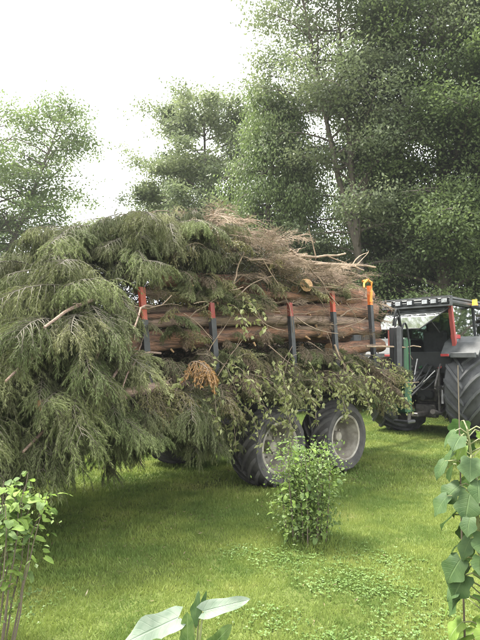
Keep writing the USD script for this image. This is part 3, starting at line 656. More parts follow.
for i in range(22):     # sprays over the upper logs at the rear
    s = -2.25 + 1.6 * (i + rng.uniform()) / 22
    put('side', int(rng.integers(99)), s, rng.uniform(0.40, 0.6), rng.uniform(2.28, 2.62), rng.normal(255, 50), rng.uniform(0.3, 0.46), 'grey green spray hanging over the upper logs between first and third stakes', 'sprays over the upper logs', rng.normal(0, 25))
for i in range(30):     # and brown ones towards the front
    s = -0.7 + 2.0 * (i + rng.uniform()) / 30
    put('brown' if i % 3 else 'side', int(rng.integers(99)), s, rng.uniform(0.36, 0.62), rng.uniform(2.5, 2.92), rng.uniform(180, 340), rng.uniform(0.28, 0.45), 'small brown spray tangled over the upper logs near the front stakes', 'brown sprays over the upper logs', rng.normal(0, 25))
# on top
for i in range(76):
    s = rng.uniform(-2.6, -1.05); t = rng.uniform(0.65, 2.2) if i % 3 else rng.uniform(0.6, 0.9)
    put('green', int(rng.integers(99)), s + 0.2, t + 0.15, ztop(s, t) - rng.uniform(0.08, 0.32), rng.normal(222 if t < 1.3 else 150, 45), rng.uniform(0.4, 0.65), L_TOP, G_TOP, rng.normal(0, 12))
for i in range(9):      # a fringe over the upper logs
    s = -2.3 + 1.3 * (i + rng.uniform()) / 9
    put('green', int(rng.integers(99)), s + 0.2, 0.92, rng.uniform(2.5, 2.8), rng.normal(240, 24), rng.uniform(0.34, 0.48), L_TOP, G_TOP, rng.normal(0, 12))
# along the side below the logs
for i in range(250):
    s = -2.9 + 4.75 * (i + rng.uniform()) / 250
    mid = -1.6 < s < 1.45
    z = rng.uniform(1.22, 1.72) if mid else rng.uniform(0.98, 1.60)
    put('side', int(rng.integers(99)), s, rng.uniform(0.0, 0.34) if z < 1.42 else rng.uniform(0.40, 0.56), z, rng.normal(258, 62), rng.uniform(0.30, 0.48) if mid else rng.uniform(0.36, 0.62), L_SIDE + (' left of the rear wheel' if s < -0.9 else ' above the two wheels' if s < 0.95 else ' right of the front wheel'), G_SIDE + (', left' if s < -0.9 else ', middle' if s < 0.95 else ', right'), rng.normal(0, 30))
# brown, front half
for i in range(170):
    s = rng.uniform(-1.25, 1.65) if i % 6 else rng.uniform(-2.0, -0.6); t = rng.uniform(0.3, 2.1)
    put('brown' if i % 2 else 'side', int(rng.integers(99)), s, t + 0.1, ztop(s, t) - rng.uniform(0.0, 0.40), rng.uniform(0, 360), rng.uniform(0.35, 0.68), L_BROWN if i % 2 else 'greenish brush bough mixed into the brown top of the front half', G_BROWN if i % 2 else 'greenish boughs among the brown brush', rng.normal(0, 18))
for i in range(54):     # wisps across the logs
    s = rng.uniform(-2.45, 1.7) if i % 2 else rng.uniform(-2.4, -0.9)
    put('brown' if s > -0.5 else 'side', int(rng.integers(99)), s, rng.uniform(0.30, 0.42), rng.uniform(1.75, 2.4), rng.normal(250, 70), rng.uniform(0.2, 0.36), 'small wisp of brush caught across the logs between the stakes', 'wisps of brush across the logs', rng.normal(0, 40))
for i in range(14):
    s = rng.uniform(-0.6, 1.5)
    put('brown', int(rng.integers(99)), s, 0.5, rng.uniform(2.6, 2.85), rng.normal(230, 60), rng.uniform(0.3, 0.5), L_BROWN, G_BROWN, rng.normal(0, 15))

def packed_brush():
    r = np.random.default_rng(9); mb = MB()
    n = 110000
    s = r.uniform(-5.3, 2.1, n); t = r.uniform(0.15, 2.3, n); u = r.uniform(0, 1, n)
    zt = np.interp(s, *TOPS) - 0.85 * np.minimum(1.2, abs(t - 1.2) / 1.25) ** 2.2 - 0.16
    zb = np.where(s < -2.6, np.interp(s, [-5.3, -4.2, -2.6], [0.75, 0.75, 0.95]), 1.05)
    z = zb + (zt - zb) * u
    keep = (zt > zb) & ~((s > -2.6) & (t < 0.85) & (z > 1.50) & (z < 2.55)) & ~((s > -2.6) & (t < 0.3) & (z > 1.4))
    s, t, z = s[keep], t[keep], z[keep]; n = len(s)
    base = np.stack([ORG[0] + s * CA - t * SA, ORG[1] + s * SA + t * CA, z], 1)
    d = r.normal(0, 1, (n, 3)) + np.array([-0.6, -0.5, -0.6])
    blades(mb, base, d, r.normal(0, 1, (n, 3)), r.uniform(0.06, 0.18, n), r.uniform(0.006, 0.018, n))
    obj('packed_brush', mb.mesh(), M['fill'], label='dense brush packed inside the load, coloured dark for the shade between the boughs', cat='brush', kind='stuff')
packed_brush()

# leafy sprigs with yellow-green broad leaves hanging in the brush
def make_sprig(seed):
    r = np.random.default_rng(seed)
    t = thing('leafy_sprig', 'sprig with yellow green broad leaves hanging in the brush above the rear wheels', 'sprig', group='leafy sprigs hanging along the side')
    mb = MB(); p = curve((0, 0, 0), (0.6, 0, 0.2), 0.75, 9, droop=1.9, wob=0.2, rng=r); mb.tube(p, 0.006 * np.linspace(1, .3, 9), 4); obj('stem', mb.mesh(), M['twig'], t)
    for k in range(34):
        w = r.uniform(1, 8); b = np.array([np.interp(w, np.arange(9), p[:, q]) for q in range(3)]) + r.normal(0, 0.05, 3)
        lm = MB(); d = r.normal(0, 0.7, 3) + (0, 0, -0.6); n = r.normal(0, 1, 3) + (0, -0.6, 0.4)
        blades(lm, b[None], np.array([d]), np.array([n]), [r.uniform(0.045, 0.085)], [r.uniform(0.028, 0.05)], fold=0.2)
        obj('leaf', lm.mesh(), M['sprig'], t)
    return t
sp = [make_sprig(300 + k) for k in range(3)]
SP = [(-1.75, 0.02, 1.25), (-1.5, -0.02, 1.12), (-1.3, 0.0, 1.3), (-1.15, -0.02, 1.08), (-0.95, 0.0, 1.22), (-0.7, 0.0, 1.18), (-0.4, 0.02, 1.28), (-2.0, 0.0, 1.1), (0.2, 0.02, 1.3), (0.6, 0.02, 1.22), (1.0, 0.02, 1.3), (-1.1, 0.32, 2.30), (-1.32, 0.30, 2.22), (1.4, 0.05, 1.25)] + [(-2.2 + 3.9 * k / 26, -0.02 + 0.05 * (k % 3), 1.2 + 0.11 * (k * 7 % 5)) for k in range(27)]
for k, (s, t, z) in enumerate(SP):
    hd = YAW + rng.normal(265, 35); sc = rng.uniform(0.75, 1.1)
    lb = 'sprig with yellow green broad leaves dangling in front of second stake' if z > 2 else None
    if k < 3: set_xf(UsdGeom.Xformable(sp[k]), W_(s, t, z), hd, sc)
    else: dup(sp[k % 3], W_(s, t, z), hd, sc, lb, 'sprigs in front of the second stake' if lb else None)
rust = make_bough('rust_bough', 'rust orange dead sprig in the brush beside the first stake', 'bough', 333, 0.55, 0.6, 1.4, M['rust'], M['drytwig'], nb=12, bl=0.05, bw=0.014, dens=0.7)
set_xf(UsdGeom.Xformable(rust), W_(-2.02, 0.08, 1.52), YAW + 255, 0.8)

rs = np.random.default_rng(88)
# loose sticks and poles on top of the front half
def stick(label, s0, t0, z0, s1, t1, z1, r0, seed, group='loose sticks on the front half of the load', mat='drytwig', twigs=2):
    r = np.random.default_rng(seed); o = W_(s0, t0, z0); e = W_(s1, t1, z1) - o
    n = 8; u = np.linspace(0, 1, n)[:, None]; L = np.linalg.norm(e)
    p = e * u + np.sin(u * PI) * r.normal(0, 0.05 * L, 3) + r.normal(0, 0.008, (n, 3)) * L
    t = thing('stick', label, 'stick', o, 0, group)
    mb = MB(); mb.tube(p, r0 * np.linspace(1, 0.5, n), 7)
    obj('bark', mb.mesh(), M[mat], t, smooth=60)
    for k in range(twigs):
        i = int(r.integers(2, 6)); q = curve(p[i], norm(e) * 0.8 + r.normal(0, 0.5, 3), L * r.uniform(0.15, 0.35), 5, droop=0.3, wob=0.2, rng=r)
        mb = MB(); mb.tube(q, r0 * 0.45 * np.linspace(1, 0.3, 5), 4); obj('side_twig', mb.mesh(), M[mat], t)
    return t
stick('long pale pole jutting out farthest to the right at the top', 0.25, 0.9, 3.02, 2.28, 0.55, 3.12, 0.034, 1, twigs=1)
stick('forked pole on top of load just above the longest pole', 0.1, 1.0, 3.12, 1.75, 0.8, 3.30, 0.028, 2, twigs=3)
stick('thin pole lying just under the longest pole', 0.3, 0.8, 2.96, 1.95, 0.6, 3.02, 0.024, 3)
stick('bent sapling leaning across logs between third and fourth stakes', 0.05, 0.35, 3.0, 0.75, 0.22, 2.35, 0.014, 4)
stick('curved bare stem rising in the brush above the second stake', -1.15, 0.35, 2.45, -0.95, 0.3, 3.0, 0.012, 5)
stick('pale twig crossing in front of the first stake', -2.85, 0.1, 2.15, -2.15, 0.2, 2.27, 0.011, 6, twigs=1)
stick('pale broken branch pointing at tractor from the last stake', 1.35, 0.15, 1.78, 2.55, -0.05, 1.80, 0.018, 7, twigs=1)
stick('thin pale stick drooping to the right below the last stake', 1.4, -0.05, 1.38, 2.3, -0.15, 1.22, 0.013, 8, twigs=0)
stick('broken forked stick leaning at the fourth stake below the logs', 0.45, 0.05, 1.78, 0.85, 0.02, 1.36, 0.016, 9, twigs=3)
for k in range(95):
    s = rng.uniform(-0.8, 1.6); t = rng.uniform(0.3, 1.5); z = ztop(s, t) + rng.uniform(-0.45, 0.02); h = rng.normal(0, 0.45); L = rng.uniform(0.5, 1.1)
    stick('thin dry stick tangled in brown brush on the front half of load', s - L / 2 * math.cos(h), t - L / 2 * math.sin(h), z, s + L / 2 * math.cos(h), t + L / 2 * math.sin(h), z + rng.normal(0, 0.12), rng.uniform(0.006, 0.016), 400 + k, twigs=2)
for k in range(26):
    s = rng.uniform(-1.8, 1.6); h = rng.normal(0, 0.5); L = rng.uniform(0.35, 0.8); z = rng.uniform(1.35, 2.5)
    stick('thin stick lying across the logs or brush between the stakes', s - L / 2, rng.uniform(0.18, 0.36), z - h * L / 2, s + L / 2, rng.uniform(0.1, 0.36), z + h * L / 2, rng.uniform(0.005, 0.010), 600 + k, 'sticks across the logs', twigs=2)
for k in range(12):
    s = rng.uniform(-3.9, -2.4); t = rng.uniform(-0.35, 0.25); z = rng.uniform(1.0, 2.0)
    stick('broken branch stem poking out of the green boughs at rear', s + 0.5, t + 0.45, z + 0.25, s - rng.uniform(0, 0.3), t - 0.15, z - rng.uniform(0, 0.2), rng.uniform(0.010, 0.022), 700 + k, 'broken stems at the rear', 'bark2', twigs=2)
for k in range(8):
    s = rng.uniform(-3.3, -2.5)
    stick('thin bare twig hanging down at the rear of the trailer', s, rng.uniform(-0.1, 0.1), rng.uniform(1.1, 1.6), s - rng.uniform(-0.05, 0.2), rng.uniform(-0.15, 0.05), rng.uniform(0.55, 1.0), 0.006, 500 + k, 'twigs hanging at the rear', twigs=1)

# ------------------------------------------------------------------ the tractor: local x forward, y to the far side, origin under the rear axle
tp = np.array([4.17, 11.45, 0.0])
tractor = thing('farm_tractor', 'dark grey farm tractor with red cab pillars hitched to the trailer', 'tractor', tp, 45.0)
rt, rr_ = tyre_mesh(0.98, 0.80, 0.52, 19, 0.065, 0.080, 0.62), rim_mesh(0.52, 0.35, 0.12, 10)
ft, fr_ = tyre_mesh(0.66, 0.48, 0.36, 20, 0.040, 0.055, 0.95), rim_mesh(0.36, 0.24, 0.09, 10)
for (wx, wy, wz, a, b, rot, fl) in ((0, -0.89, 0.98, rt, rr_, 5, False), (0, 0.89, 0.98, rt, rr_, 9, True), (2.75, -0.85, 0.66, ft, fr_, 3, False), (2.75, 0.85, 0.66, ft, fr_, 7, True)):
    wh = place_child('rear_wheel' if wx == 0 else 'front_wheel', tractor, (wx, wy, wz), rot, fl)
    obj('tyre', a, M['rubber2'], wh, smooth=35); obj('rim', b, M['rim'], wh, smooth=35)
def P_(name, mb, mat, parent=tractor, smooth=False, label=None): return obj(name, mb.mesh(), M[mat], parent, smooth=smooth, label=label)
mb = MB(); mb.tube([(0, -0.62, 0.9), (0, 0.62, 0.9)], 0.15, 12); P_('rear_axle', mb, 'greasy', smooth=40)
mb = MB(); mb.box((-0.42, -0.30, 0.62), (1.3, 0.30, 1.28), 0.05); mb.box((-0.50, -0.2, 0.7), (-0.40, 0.2, 1.0), 0.03); P_('gearbox', mb, 'greasy')
mb = MB(); mb.box((1.0, -0.28, 0.55), (3.3, 0.28, 1.05), 0.05); P_('engine_block', mb, 'steel')
mb = MB(); mb.box((1.05, -0.40, 1.05), (3.45, 0.40, 1.80), 0.14); P_('hood', mb, 'red')
mb = MB(); mb.tube([(2.75, -0.7, 0.66), (2.75, 0.7, 0.66)], 0.09, 10); P_('front_axle', mb, 'steel', smooth=40)
# cab
def quadprism(mb, a, b, c, d, th):
    """a slab of thickness th behind the quad abcd"""
    q = np.array([a, b, c, d], float); n = norm(np.cross(q[1] - q[0], q[3] - q[0])) * th
    return mb.add(np.vstack([q, q + n]), [(0, 1, 2, 3), (7, 6, 5, 4), (0, 4, 5, 1), (1, 5, 6, 2), (2, 6, 7, 3), (3, 7, 4, 0)])
def bar(mb, a, b, w, d):
    a, b = np.array(a, float), np.array(b, float)
    v = [c + (x, y, 0) for c in (a, b) for x, y in ((-w, -d), (w, -d), (w, d), (-w, d))]
    return mb.add(v, [(0, 3, 2, 1), (4, 5, 6, 7), (0, 1, 5, 4), (1, 2, 6, 5), (2, 3, 7, 6), (3, 0, 4, 7)])
for sy_ in (-1, 1):
    mb = MB(); bar(mb, (-0.70, sy_ * 0.69, 1.80), (-0.78, sy_ * 0.65, 2.62), 0.036, 0.036); P_('rear_pillar', mb, 'red', label='red rear cab pillar')
    mb = MB(); bar(mb, (0.20, sy_ * 0.74, 1.45), (0.20, sy_ * 0.69, 2.62), 0.03, 0.03); P_('door_pillar', mb, 'black')
    mb = MB(); bar(mb, (1.08, sy_ * 0.66, 1.25), (0.98, sy_ * 0.66, 2.62), 0.035, 0.035); P_('front_pillar', mb, 'black')
    mb = MB(); quadprism(mb, (-0.64, sy_ * 0.695, 1.82), (0.17, sy_ * 0.735, 1.82), (0.17, sy_ * 0.69, 2.61), (-0.72, sy_ * 0.655, 2.61), 0.006); P_('side_window', mb, 'glass')
    mb = MB(); quadprism(mb, (0.23, sy_ * 0.745, 1.37), (1.04, sy_ * 0.67, 1.37), (0.95, sy_ * 0.665, 2.61), (0.23, sy_ * 0.69, 2.61), 0.006); P_('door_window', mb, 'glass')
    mb = MB(); bar(mb, (-0.66, sy_ * 0.69, 1.28), (-0.70, sy_ * 0.69, 1.80), 0.05, 0.04); P_('cab_post', mb, 'black')
mb = MB(); quadprism(mb, (1.05, -0.60, 1.85), (1.05, 0.60, 1.85), (0.98, 0.60, 2.6), (0.98, -0.60, 2.6), 0.006); P_('windscreen', mb, 'glass')
mb = MB(); mb.box((-0.68, -0.64, 1.28), (1.05, 0.64, 1.36), 0.02); P_('cab_floor', mb, 'black')
mb = MB(); mb.box((-0.75, -0.64, 1.30), (-0.69, 0.64, 1.72), 0.015); P_('rear_panel', mb, 'black')
mb = MB(); mb.box((-0.86, -0.74, 2.63), (1.12, 0.74, 2.72), 0.03); mb.box((-0.76, -0.68, 2.715), (1.05, 0.68, 2.80), 0.04); rf = P_('cab_roof', mb, 'grey')
mb = MB(); mb.box((-0.92, -0.74, 2.60), (-0.87, 0.74, 2.63)); mb.box((-0.92, -0.74, 2.775), (-0.86, 0.74, 2.80)); mb.box((-0.92, -0.74, 2.632), (-0.865, -0.70, 2.773)); mb.box((-0.92, 0.70, 2.632), (-0.865, 0.74, 2.773)); obj('light_bar', mb.mesh(), M['grey'], rf)
for k, yl in enumerate((0.58, 0.38, 0.12, -0.20, -0.38, -0.60)):
    mb = MB(); mb.box((-0.92, yl - 0.075, 2.640), (-0.865, yl + 0.075, 2.765), 0.012); wl = P_('work_light', mb, 'black')
    mb = MB(); mb.box((-0.935, yl - 0.055, 2.665), (-0.922, yl + 0.055, 2.742), 0.004); obj('lens', mb.mesh(), M['lens'], wl)
mb = MB(); mb.tube([(0.05, -0.80, 2.66), (0.05, -0.80, 2.78)], [0.055, 0.045], 12); bk = P_('beacon', mb, 'amber', smooth=40)
mb = MB(); mb.box((-0.02, -0.86, 2.61), (0.12, -0.745, 2.66), 0.01); obj('base', mb.mesh(), M['black'], bk)
# the open rear window, hinged at the top and swung out
mb = MB(); quadprism(mb, (-0.82, 0.64, 2.58), (-0.82, -0.64, 2.58), (-1.30, -0.28, 2.17), (-1.30, 0.64, 2.17), 0.008); rw = P_('rear_window', mb, 'glass2', label='rear window swung open and reflecting the white sky')
mb = MB()
for a, b in (((-0.82, 0.645, 2.57), (-1.30, 0.645, 2.16)), ((-1.305, 0.64, 2.16), (-1.305, -0.28, 2.16)), ((-1.30, -0.285, 2.16), (-0.82, -0.645, 2.57))): mb.tube([a, b], 0.014, 6)
obj('frame', mb.mesh(), M['black'], rw)
for sy_ in (-0.40, 0.5):
    mb = MB(); mb.tube([(-0.72, sy_, 2.1), (-1.1, sy_, 2.32)], 0.012, 6); P_('gas_strut', mb, 'steel')
mb = MB(); mb.box((-0.05, -0.25, 1.50), (0.45, 0.25, 1.64), 0.04); mb.box((-0.14, -0.25, 1.62), (-0.02, 0.25, 2.16), 0.04); mb.box((-0.13, -0.13, 2.16), (-0.05, 0.13, 2.34), 0.03); mb.tube([(0.2, 0, 1.36), (0.2, 0, 1.52)], 0.12, 10); P_('driver_seat', mb, 'seat')
tor = trimesh.creation.torus(0.19, 0.016, 24, 8); mb = MB(); mb.tm(tor, trimesh.transformations.translation_matrix((0.62, 0, 1.98)) @ trimesh.transformations.rotation_matrix(-0.6, [0, 1, 0])); mb.tube([(0.85, 0, 1.4), (0.62, 0, 1.97)], 0.03, 8); P_('steering_wheel', mb, 'black', smooth=40)
mb = MB(); mb.box((0.72, -0.3, 1.36), (0.98, 0.3, 1.86), 0.05); P_('dashboard', mb, 'black')
mb = MB(); mb.box((-0.2, -0.62, 1.36), (0.5, -0.38, 1.78), 0.04); mb.tube([(0.1, -0.5, 1.78), (0.15, -0.5, 1.98)], 0.018, 6); mb.tube([(0.25, -0.45, 1.78), (0.3, -0.45, 1.95)], 0.018, 6); P_('side_console', mb, 'black')
# fenders
for sy_ in (-1, 1):
    prof = [(-0.88, 1.66), (-0.68, 1.90), (-0.38, 2.02), (0.28, 2.02), (0.66, 1.86), (0.90, 1.55)]
    mb = MB(); y0, y1 = sy_ * 0.48, sy_ * 1.20
    up = np.array([(x, y, z) for x, z in prof for y in (y0, y1)]); lo = up - (0, 0, 0.035); k = len(prof); V = np.vstack([up, lo]); F = []
    for i in range(k - 1):
        a = 2 * i; F += [(a, a + 1, a + 3, a + 2), (2 * k + a, 2 * k + a + 2, 2 * k + a + 3, 2 * k + a + 1), (a + 1, 2 * k + a + 1, 2 * k + a + 3, a + 3), (a, a + 2, 2 * k + a + 2, 2 * k + a)]
    F += [(0, 2 * k, 2 * k + 1, 1), (2 * k - 2, 2 * k - 1, 4 * k - 1, 4 * k - 2)]
    mb.add(V, F); fd = P_('fender', mb, 'grey')
    mb = MB(); mb.box((-0.955, min(y0, y1) + 0.03, 1.60), (-0.885, min(y0, y1) + 0.50 if sy_ > 0 else max(y0, y1) - 0.22, 1.70), 0.01); obj('lamp_box', mb.mesh(), M['grey'], fd)
    mb = MB(); yr = sy_ * 0.60; mb.box((-0.975, yr - 0.08, 1.625), (-0.957, yr + 0.08, 1.675), 0.004); obj('tail_light', mb.mesh(), M['redlens'], fd)
    mb = MB(); yr = sy_ * 0.86; mb.box((-0.62, yr - 0.10 + sy_ * -0.25, 1.96), (-0.46, yr + 0.05 + sy_ * -0.25, 2.06), 0.02); obj('indicator', mb.mesh(), M['redlens'], fd)
    mb = MB(); mb.box((-0.40, min(sy_ * .48, sy_ * .52), 1.2), (0.55, max(sy_ * .48, sy_ * .52), 1.93)); obj('inner_panel', mb.mesh(), M['black'], fd)
# rear linkage, hydraulics, hoses
for sy_ in (-1, 1):
    mb = MB(); mb.tube([(-0.30, sy_ * 0.30, 0.60), (-0.75, sy_ * 0.38, 0.52), (-1.15, sy_ * 0.42, 0.58)], [0.045, 0.04, 0.05], 8); P_('lower_link', mb, 'greasy', smooth=40)
    mb = MB(); bar(mb, (-0.35, sy_ * 0.28, 1.34), (-0.80, sy_ * 0.38, 1.40), 0.05, 0.035); mb.tube([(-0.35, sy_ * 0.24, 1.33), (-0.35, sy_ * 0.34, 1.33)], 0.08, 10); P_('lift_arm', mb, 'greasy')
    mb = MB(); mb.tube([(-0.79, sy_ * 0.38, 1.40), (-0.78, sy_ * 0.38, 0.95)], 0.035, 8); mb.tube([(-0.78, sy_ * 0.38, 0.95), (-0.77, sy_ * 0.38, 0.55)], 0.022, 8); P_('lift_rod', mb, 'greasy', smooth=40)
    mb = MB(); mb.tube([(-0.45, sy_ * 0.24, 0.85), (-0.58, sy_ * 0.27, 1.1)], 0.045, 8); mb.tube([(-0.58, sy_ * 0.27, 1.1), (-0.66, sy_ * 0.30, 1.34)], 0.022, 8); P_('lift_cylinder', mb, 'bright', smooth=40)
mb = MB(); mb.tube([(-0.48, 0, 1.22), (-0.85, 0.02, 1.30), (-1.0, 0.02, 1.05)], [0.03, 0.035, 0.03], 8); P_('top_link', mb, 'greasy', smooth=40)
mb = MB(); mb.box((-0.62, -0.16, 0.78), (-0.50, 0.16, 0.94), 0.03); mb.tube([(-0.50, 0, 0.80), (-0.68, 0, 0.80)], 0.05, 10); P_('power_shaft_guard', mb, 'black')
mb = MB(); mb.box((-1.05, -0.07, 0.44), (0.2, 0.07, 0.52), 0.015); mb.box((-0.60, -0.22, 0.40), (-0.44, 0.22, 0.66), 0.02); P_('tow_hitch', mb, 'greasy')
mb = MB(); mb.box((-0.60, -0.34, 1.10), (-0.46, 0.10, 1.30), 0.02)
for k in range(4):
    mb.tube([(-0.60, -0.29 + k * 0.1, 1.20), (-0.68, -0.29 + k * 0.1, 1.20)], 0.022, 8)
P_('coupler_block', mb, 'greasy')
for k in range(6):
    y0 = -0.29 + (k % 4) * 0.1
    q = np.array([(-0.68, y0, 1.2), (-0.86, y0 + 0.02, 1.22 + 0.05 * k), (-1.15, y0 + 0.10, 1.05 + 0.05 * (k % 3)), (-1.45, 0.05 * k - 0.1, 0.85), (-2.0, 0.08 * k - 0.2, 0.95), (-2.4, 0.10 * k - 0.3, 1.25)])
    from scipy.interpolate import CubicSpline
    pts = CubicSpline(np.arange(6), q)(np.linspace(0, 5, 26))
    mb = MB(); mb.tube(pts, 0.016, 6); P_('hydraulic_hose', mb, 'black', smooth=60)
rh = np.random.default_rng(19)
for k in range(9):      # loops of hose hanging behind the cab
    y0, y1 = rh.uniform(-0.5, 0.45), rh.uniform(-0.5, 0.45); za, zb_ = rh.uniform(1.1, 1.6), rh.uniform(0.8, 1.3); u = np.linspace(0, 1, 14)
    pts = np.stack([-0.76 - 0.22 * np.sin(u * PI) - 0.02 * k, y0 + (y1 - y0) * u, za + (zb_ - za) * u - 0.22 * np.sin(u * PI)], 1)
    mb = MB(); mb.tube(pts, rh.uniform(0.010, 0.018), 6); P_('hose_loop', mb, ('black', 'greasy', 'bright')[k % 3], smooth=60)
for k in range(5):
    y0 = -0.42 + 0.2 * k
    mb = MB(); mb.tube([(-0.76, y0, 1.42), (-0.84, y0, 1.40)], [0.026, 0.022], 8); P_('coupler_cap', mb, ('red', 'greasy', 'green', 'bright', 'yellow')[k])
mb = MB(); mb.box((-0.80, 0.18, 1.02), (-0.70, 0.42, 1.30), 0.02); P_('valve_block', mb, 'bright')
mb = MB(); mb.box((-0.72, -0.45, 0.98), (-0.56, -0.36, 1.06), 0.01); mb.tube([(-0.66, -0.40, 1.0), (-0.70, -0.42, 0.70)], 0.03, 8); P_('stabiliser_rod', mb, 'bright', smooth=40)
mb = MB(); mb.tube([(-0.62, 0.42, 1.15), (-0.70, 0.44, 0.75)], 0.04, 8); P_('stabiliser_rod', mb, 'bright', smooth=40)
mb = MB(); mb.tube([(1.2, -0.5, 1.3), (1.2, -0.52, 2.5)], 0.05, 10); P_('exhaust', mb, 'steel', smooth=40)

# ------------------------------------------------------------------ garden plants
def leaf_shape(L, Wd, lobes, r, fold=0.25, curl=0.35, n=7):
    """a broad leaf along +x, facing +z: curved along and across; uv = (along, across)"""
    u = np.linspace(0, 1, n); c = np.array([-1, -0.55, 0, 0.55, 1.0])
    w = Wd / 2 * np.sin(PI * np.clip(u * 0.95 + 0.05, 0, 1)) ** 0.6 * (1.30 - 0.75 * u)
    w0 = w
    if lobes: w = w * (0.84 + 0.18 * np.cos(u * 2 * PI * lobes + 0.3))
    w[-1] = 0
    ph = r.uniform(0, 6.28)
    U, C = np.meshgrid(u, c, indexing='ij'); W = w[:, None]
    back = np.where(U < 0.3, -0.12 * L * (1 - U / 0.3), 0) * np.abs(C)         # heart-shaped base
    Z = -curl * L * U ** 2 + fold * w0[:, None] * np.abs(C) ** 1.6 - 0.18 * w0[:, None] * np.abs(C) ** 3 + 0.035 * L * np.sin(U * 9 + ph + C) * np.abs(C)
    v = np.stack([U * L + back, W * C, Z], -1).reshape(-1, 3)
    i, j = np.meshgrid(np.arange(n - 1), np.arange(4), indexing='ij')
    q = np.stack([i * 5 + j, (i + 1) * 5 + j, (i + 1) * 5 + j + 1, i * 5 + j + 1], -1).reshape(-1, 4)
    return v, np.vstack([q[:, [0, 1, 2]], q[:, [0, 2, 3]]]), np.stack([U, C], -1).reshape(-1, 2)
def big_leaf_mat(name, dark, light, vein, trans=0.25, rough=0.5, spec=0.4):
    """a large leaf seen near: blotches, pale midrib and side veins from the leaf's own coordinates"""
    return usdkit.material(stage, '/World/Looks/' + name, {
        'uv': ('uvmap', {'attribute': 'st'}), 'x': ('separate_xyz', {}), 'ab': ('math', {'math_type': 'absolute'}),
        'k': ('math', {'math_type': 'multiply_add', 'value2': -0.22}), 'k2': ('math', {'math_type': 'multiply', 'value2': 7.0}), 'fr': ('math', {'math_type': 'pingpong', 'value2': 0.5}),
        'sv': ('map_range', {'from_min': 0.0, 'from_max': 0.10, 'to_min': 0.35, 'to_max': 0.0, 'clamp': True}), 'mr': ('map_range', {'from_min': 0.02, 'from_max': 0.08, 'to_min': 1.0, 'to_max': 0.0, 'clamp': True}),
        'mxv': ('math', {'math_type': 'maximum'}), 'g': ('geometry', {}), 'nz': ('noise_texture', {'scale': 22.0, 'detail': 4.0}), 'r': ('rgb_ramp', {'ramp': [(0.3, dark), (0.7, light)]}),
        'mc': ('mix_color', {'b': vein}), 'bp': ('bump', {'distance': 0.0012, 'invert': True}), 'p': ('principled_bsdf', {'roughness': rough, 'specular_ior_level': spec}), 't': ('translucent_bsdf', {}), 'm': ('mix_closure', {'fac': trans}),
    }, [('uv.UV', 'x.vector'), ('x.y', 'ab.value1'), ('ab.value', 'k.value1'), ('x.x', 'k.value3'), ('k.value', 'k2.value1'), ('k2.value', 'fr.value1'), ('fr.value', 'sv.value'), ('ab.value', 'mr.value'),
        ('sv.result', 'mxv.value1'), ('mr.result', 'mxv.value2'), ('g.position', 'nz.vector'), ('nz.fac', 'r.fac'), ('r.color', 'mc.a'), ('mxv.value', 'mc.fac'), ('mc.result', 'p.base_color'), ('mc.result', 't.color'),
        ('mxv.value', 'bp.height'), ('bp.normal', 'p.normal'), ('p.BSDF', 'm.closure1'), ('t.BSDF', 'm.closure2')], surface='m.closure')
M['deep'] = big_leaf_mat('deep_leaf_look', (0.026, 0.056, 0.016), (0.054, 0.092, 0.028), (0.070, 0.112, 0.040), 0.32, 0.6, 0.25)
M['lime'] = big_leaf_mat('light_leaf_look', (0.085, 0.145, 0.024), (0.175, 0.250, 0.055), (0.20, 0.26, 0.10), 0.45, 0.6, 0.2)
M['bush'] = big_leaf_mat('currant_leaf_look', (0.040, 0.075, 0.020), (0.105, 0.155, 0.044), (0.13, 0.18, 0.07), 0.4, 0.6, 0.2)
M['pale'] = big_leaf_mat('pale_underside_look', (0.11, 0.145, 0.105), (0.17, 0.20, 0.155), (0.13, 0.175, 0.12), 0.2, 0.65, 0.2)
def frame(d, nrm):
    x = norm(np.array(d, float)); y = norm(np.cross(np.array(nrm, float), x)); z = np.cross(x, y); return np.stack([x, y, z], 1)
def put_leaf(parent, p, d, n, L, Wd, mat, r, lobes=0, stalk_from=None, curl=0.35, fold=0.25, smooth=True):
    v, f, uv = leaf_shape(L, Wd, lobes, r, fold, curl, 13 if L > 0.085 else 7)
    base = str(parent.GetPath())
    return usdkit.mesh(stage, base + '/' + numbered(base, 'leaf'), (v @ frame(d, n).T + np.array(p), f), M[mat], smooth=True, uv=uv).GetPrim()

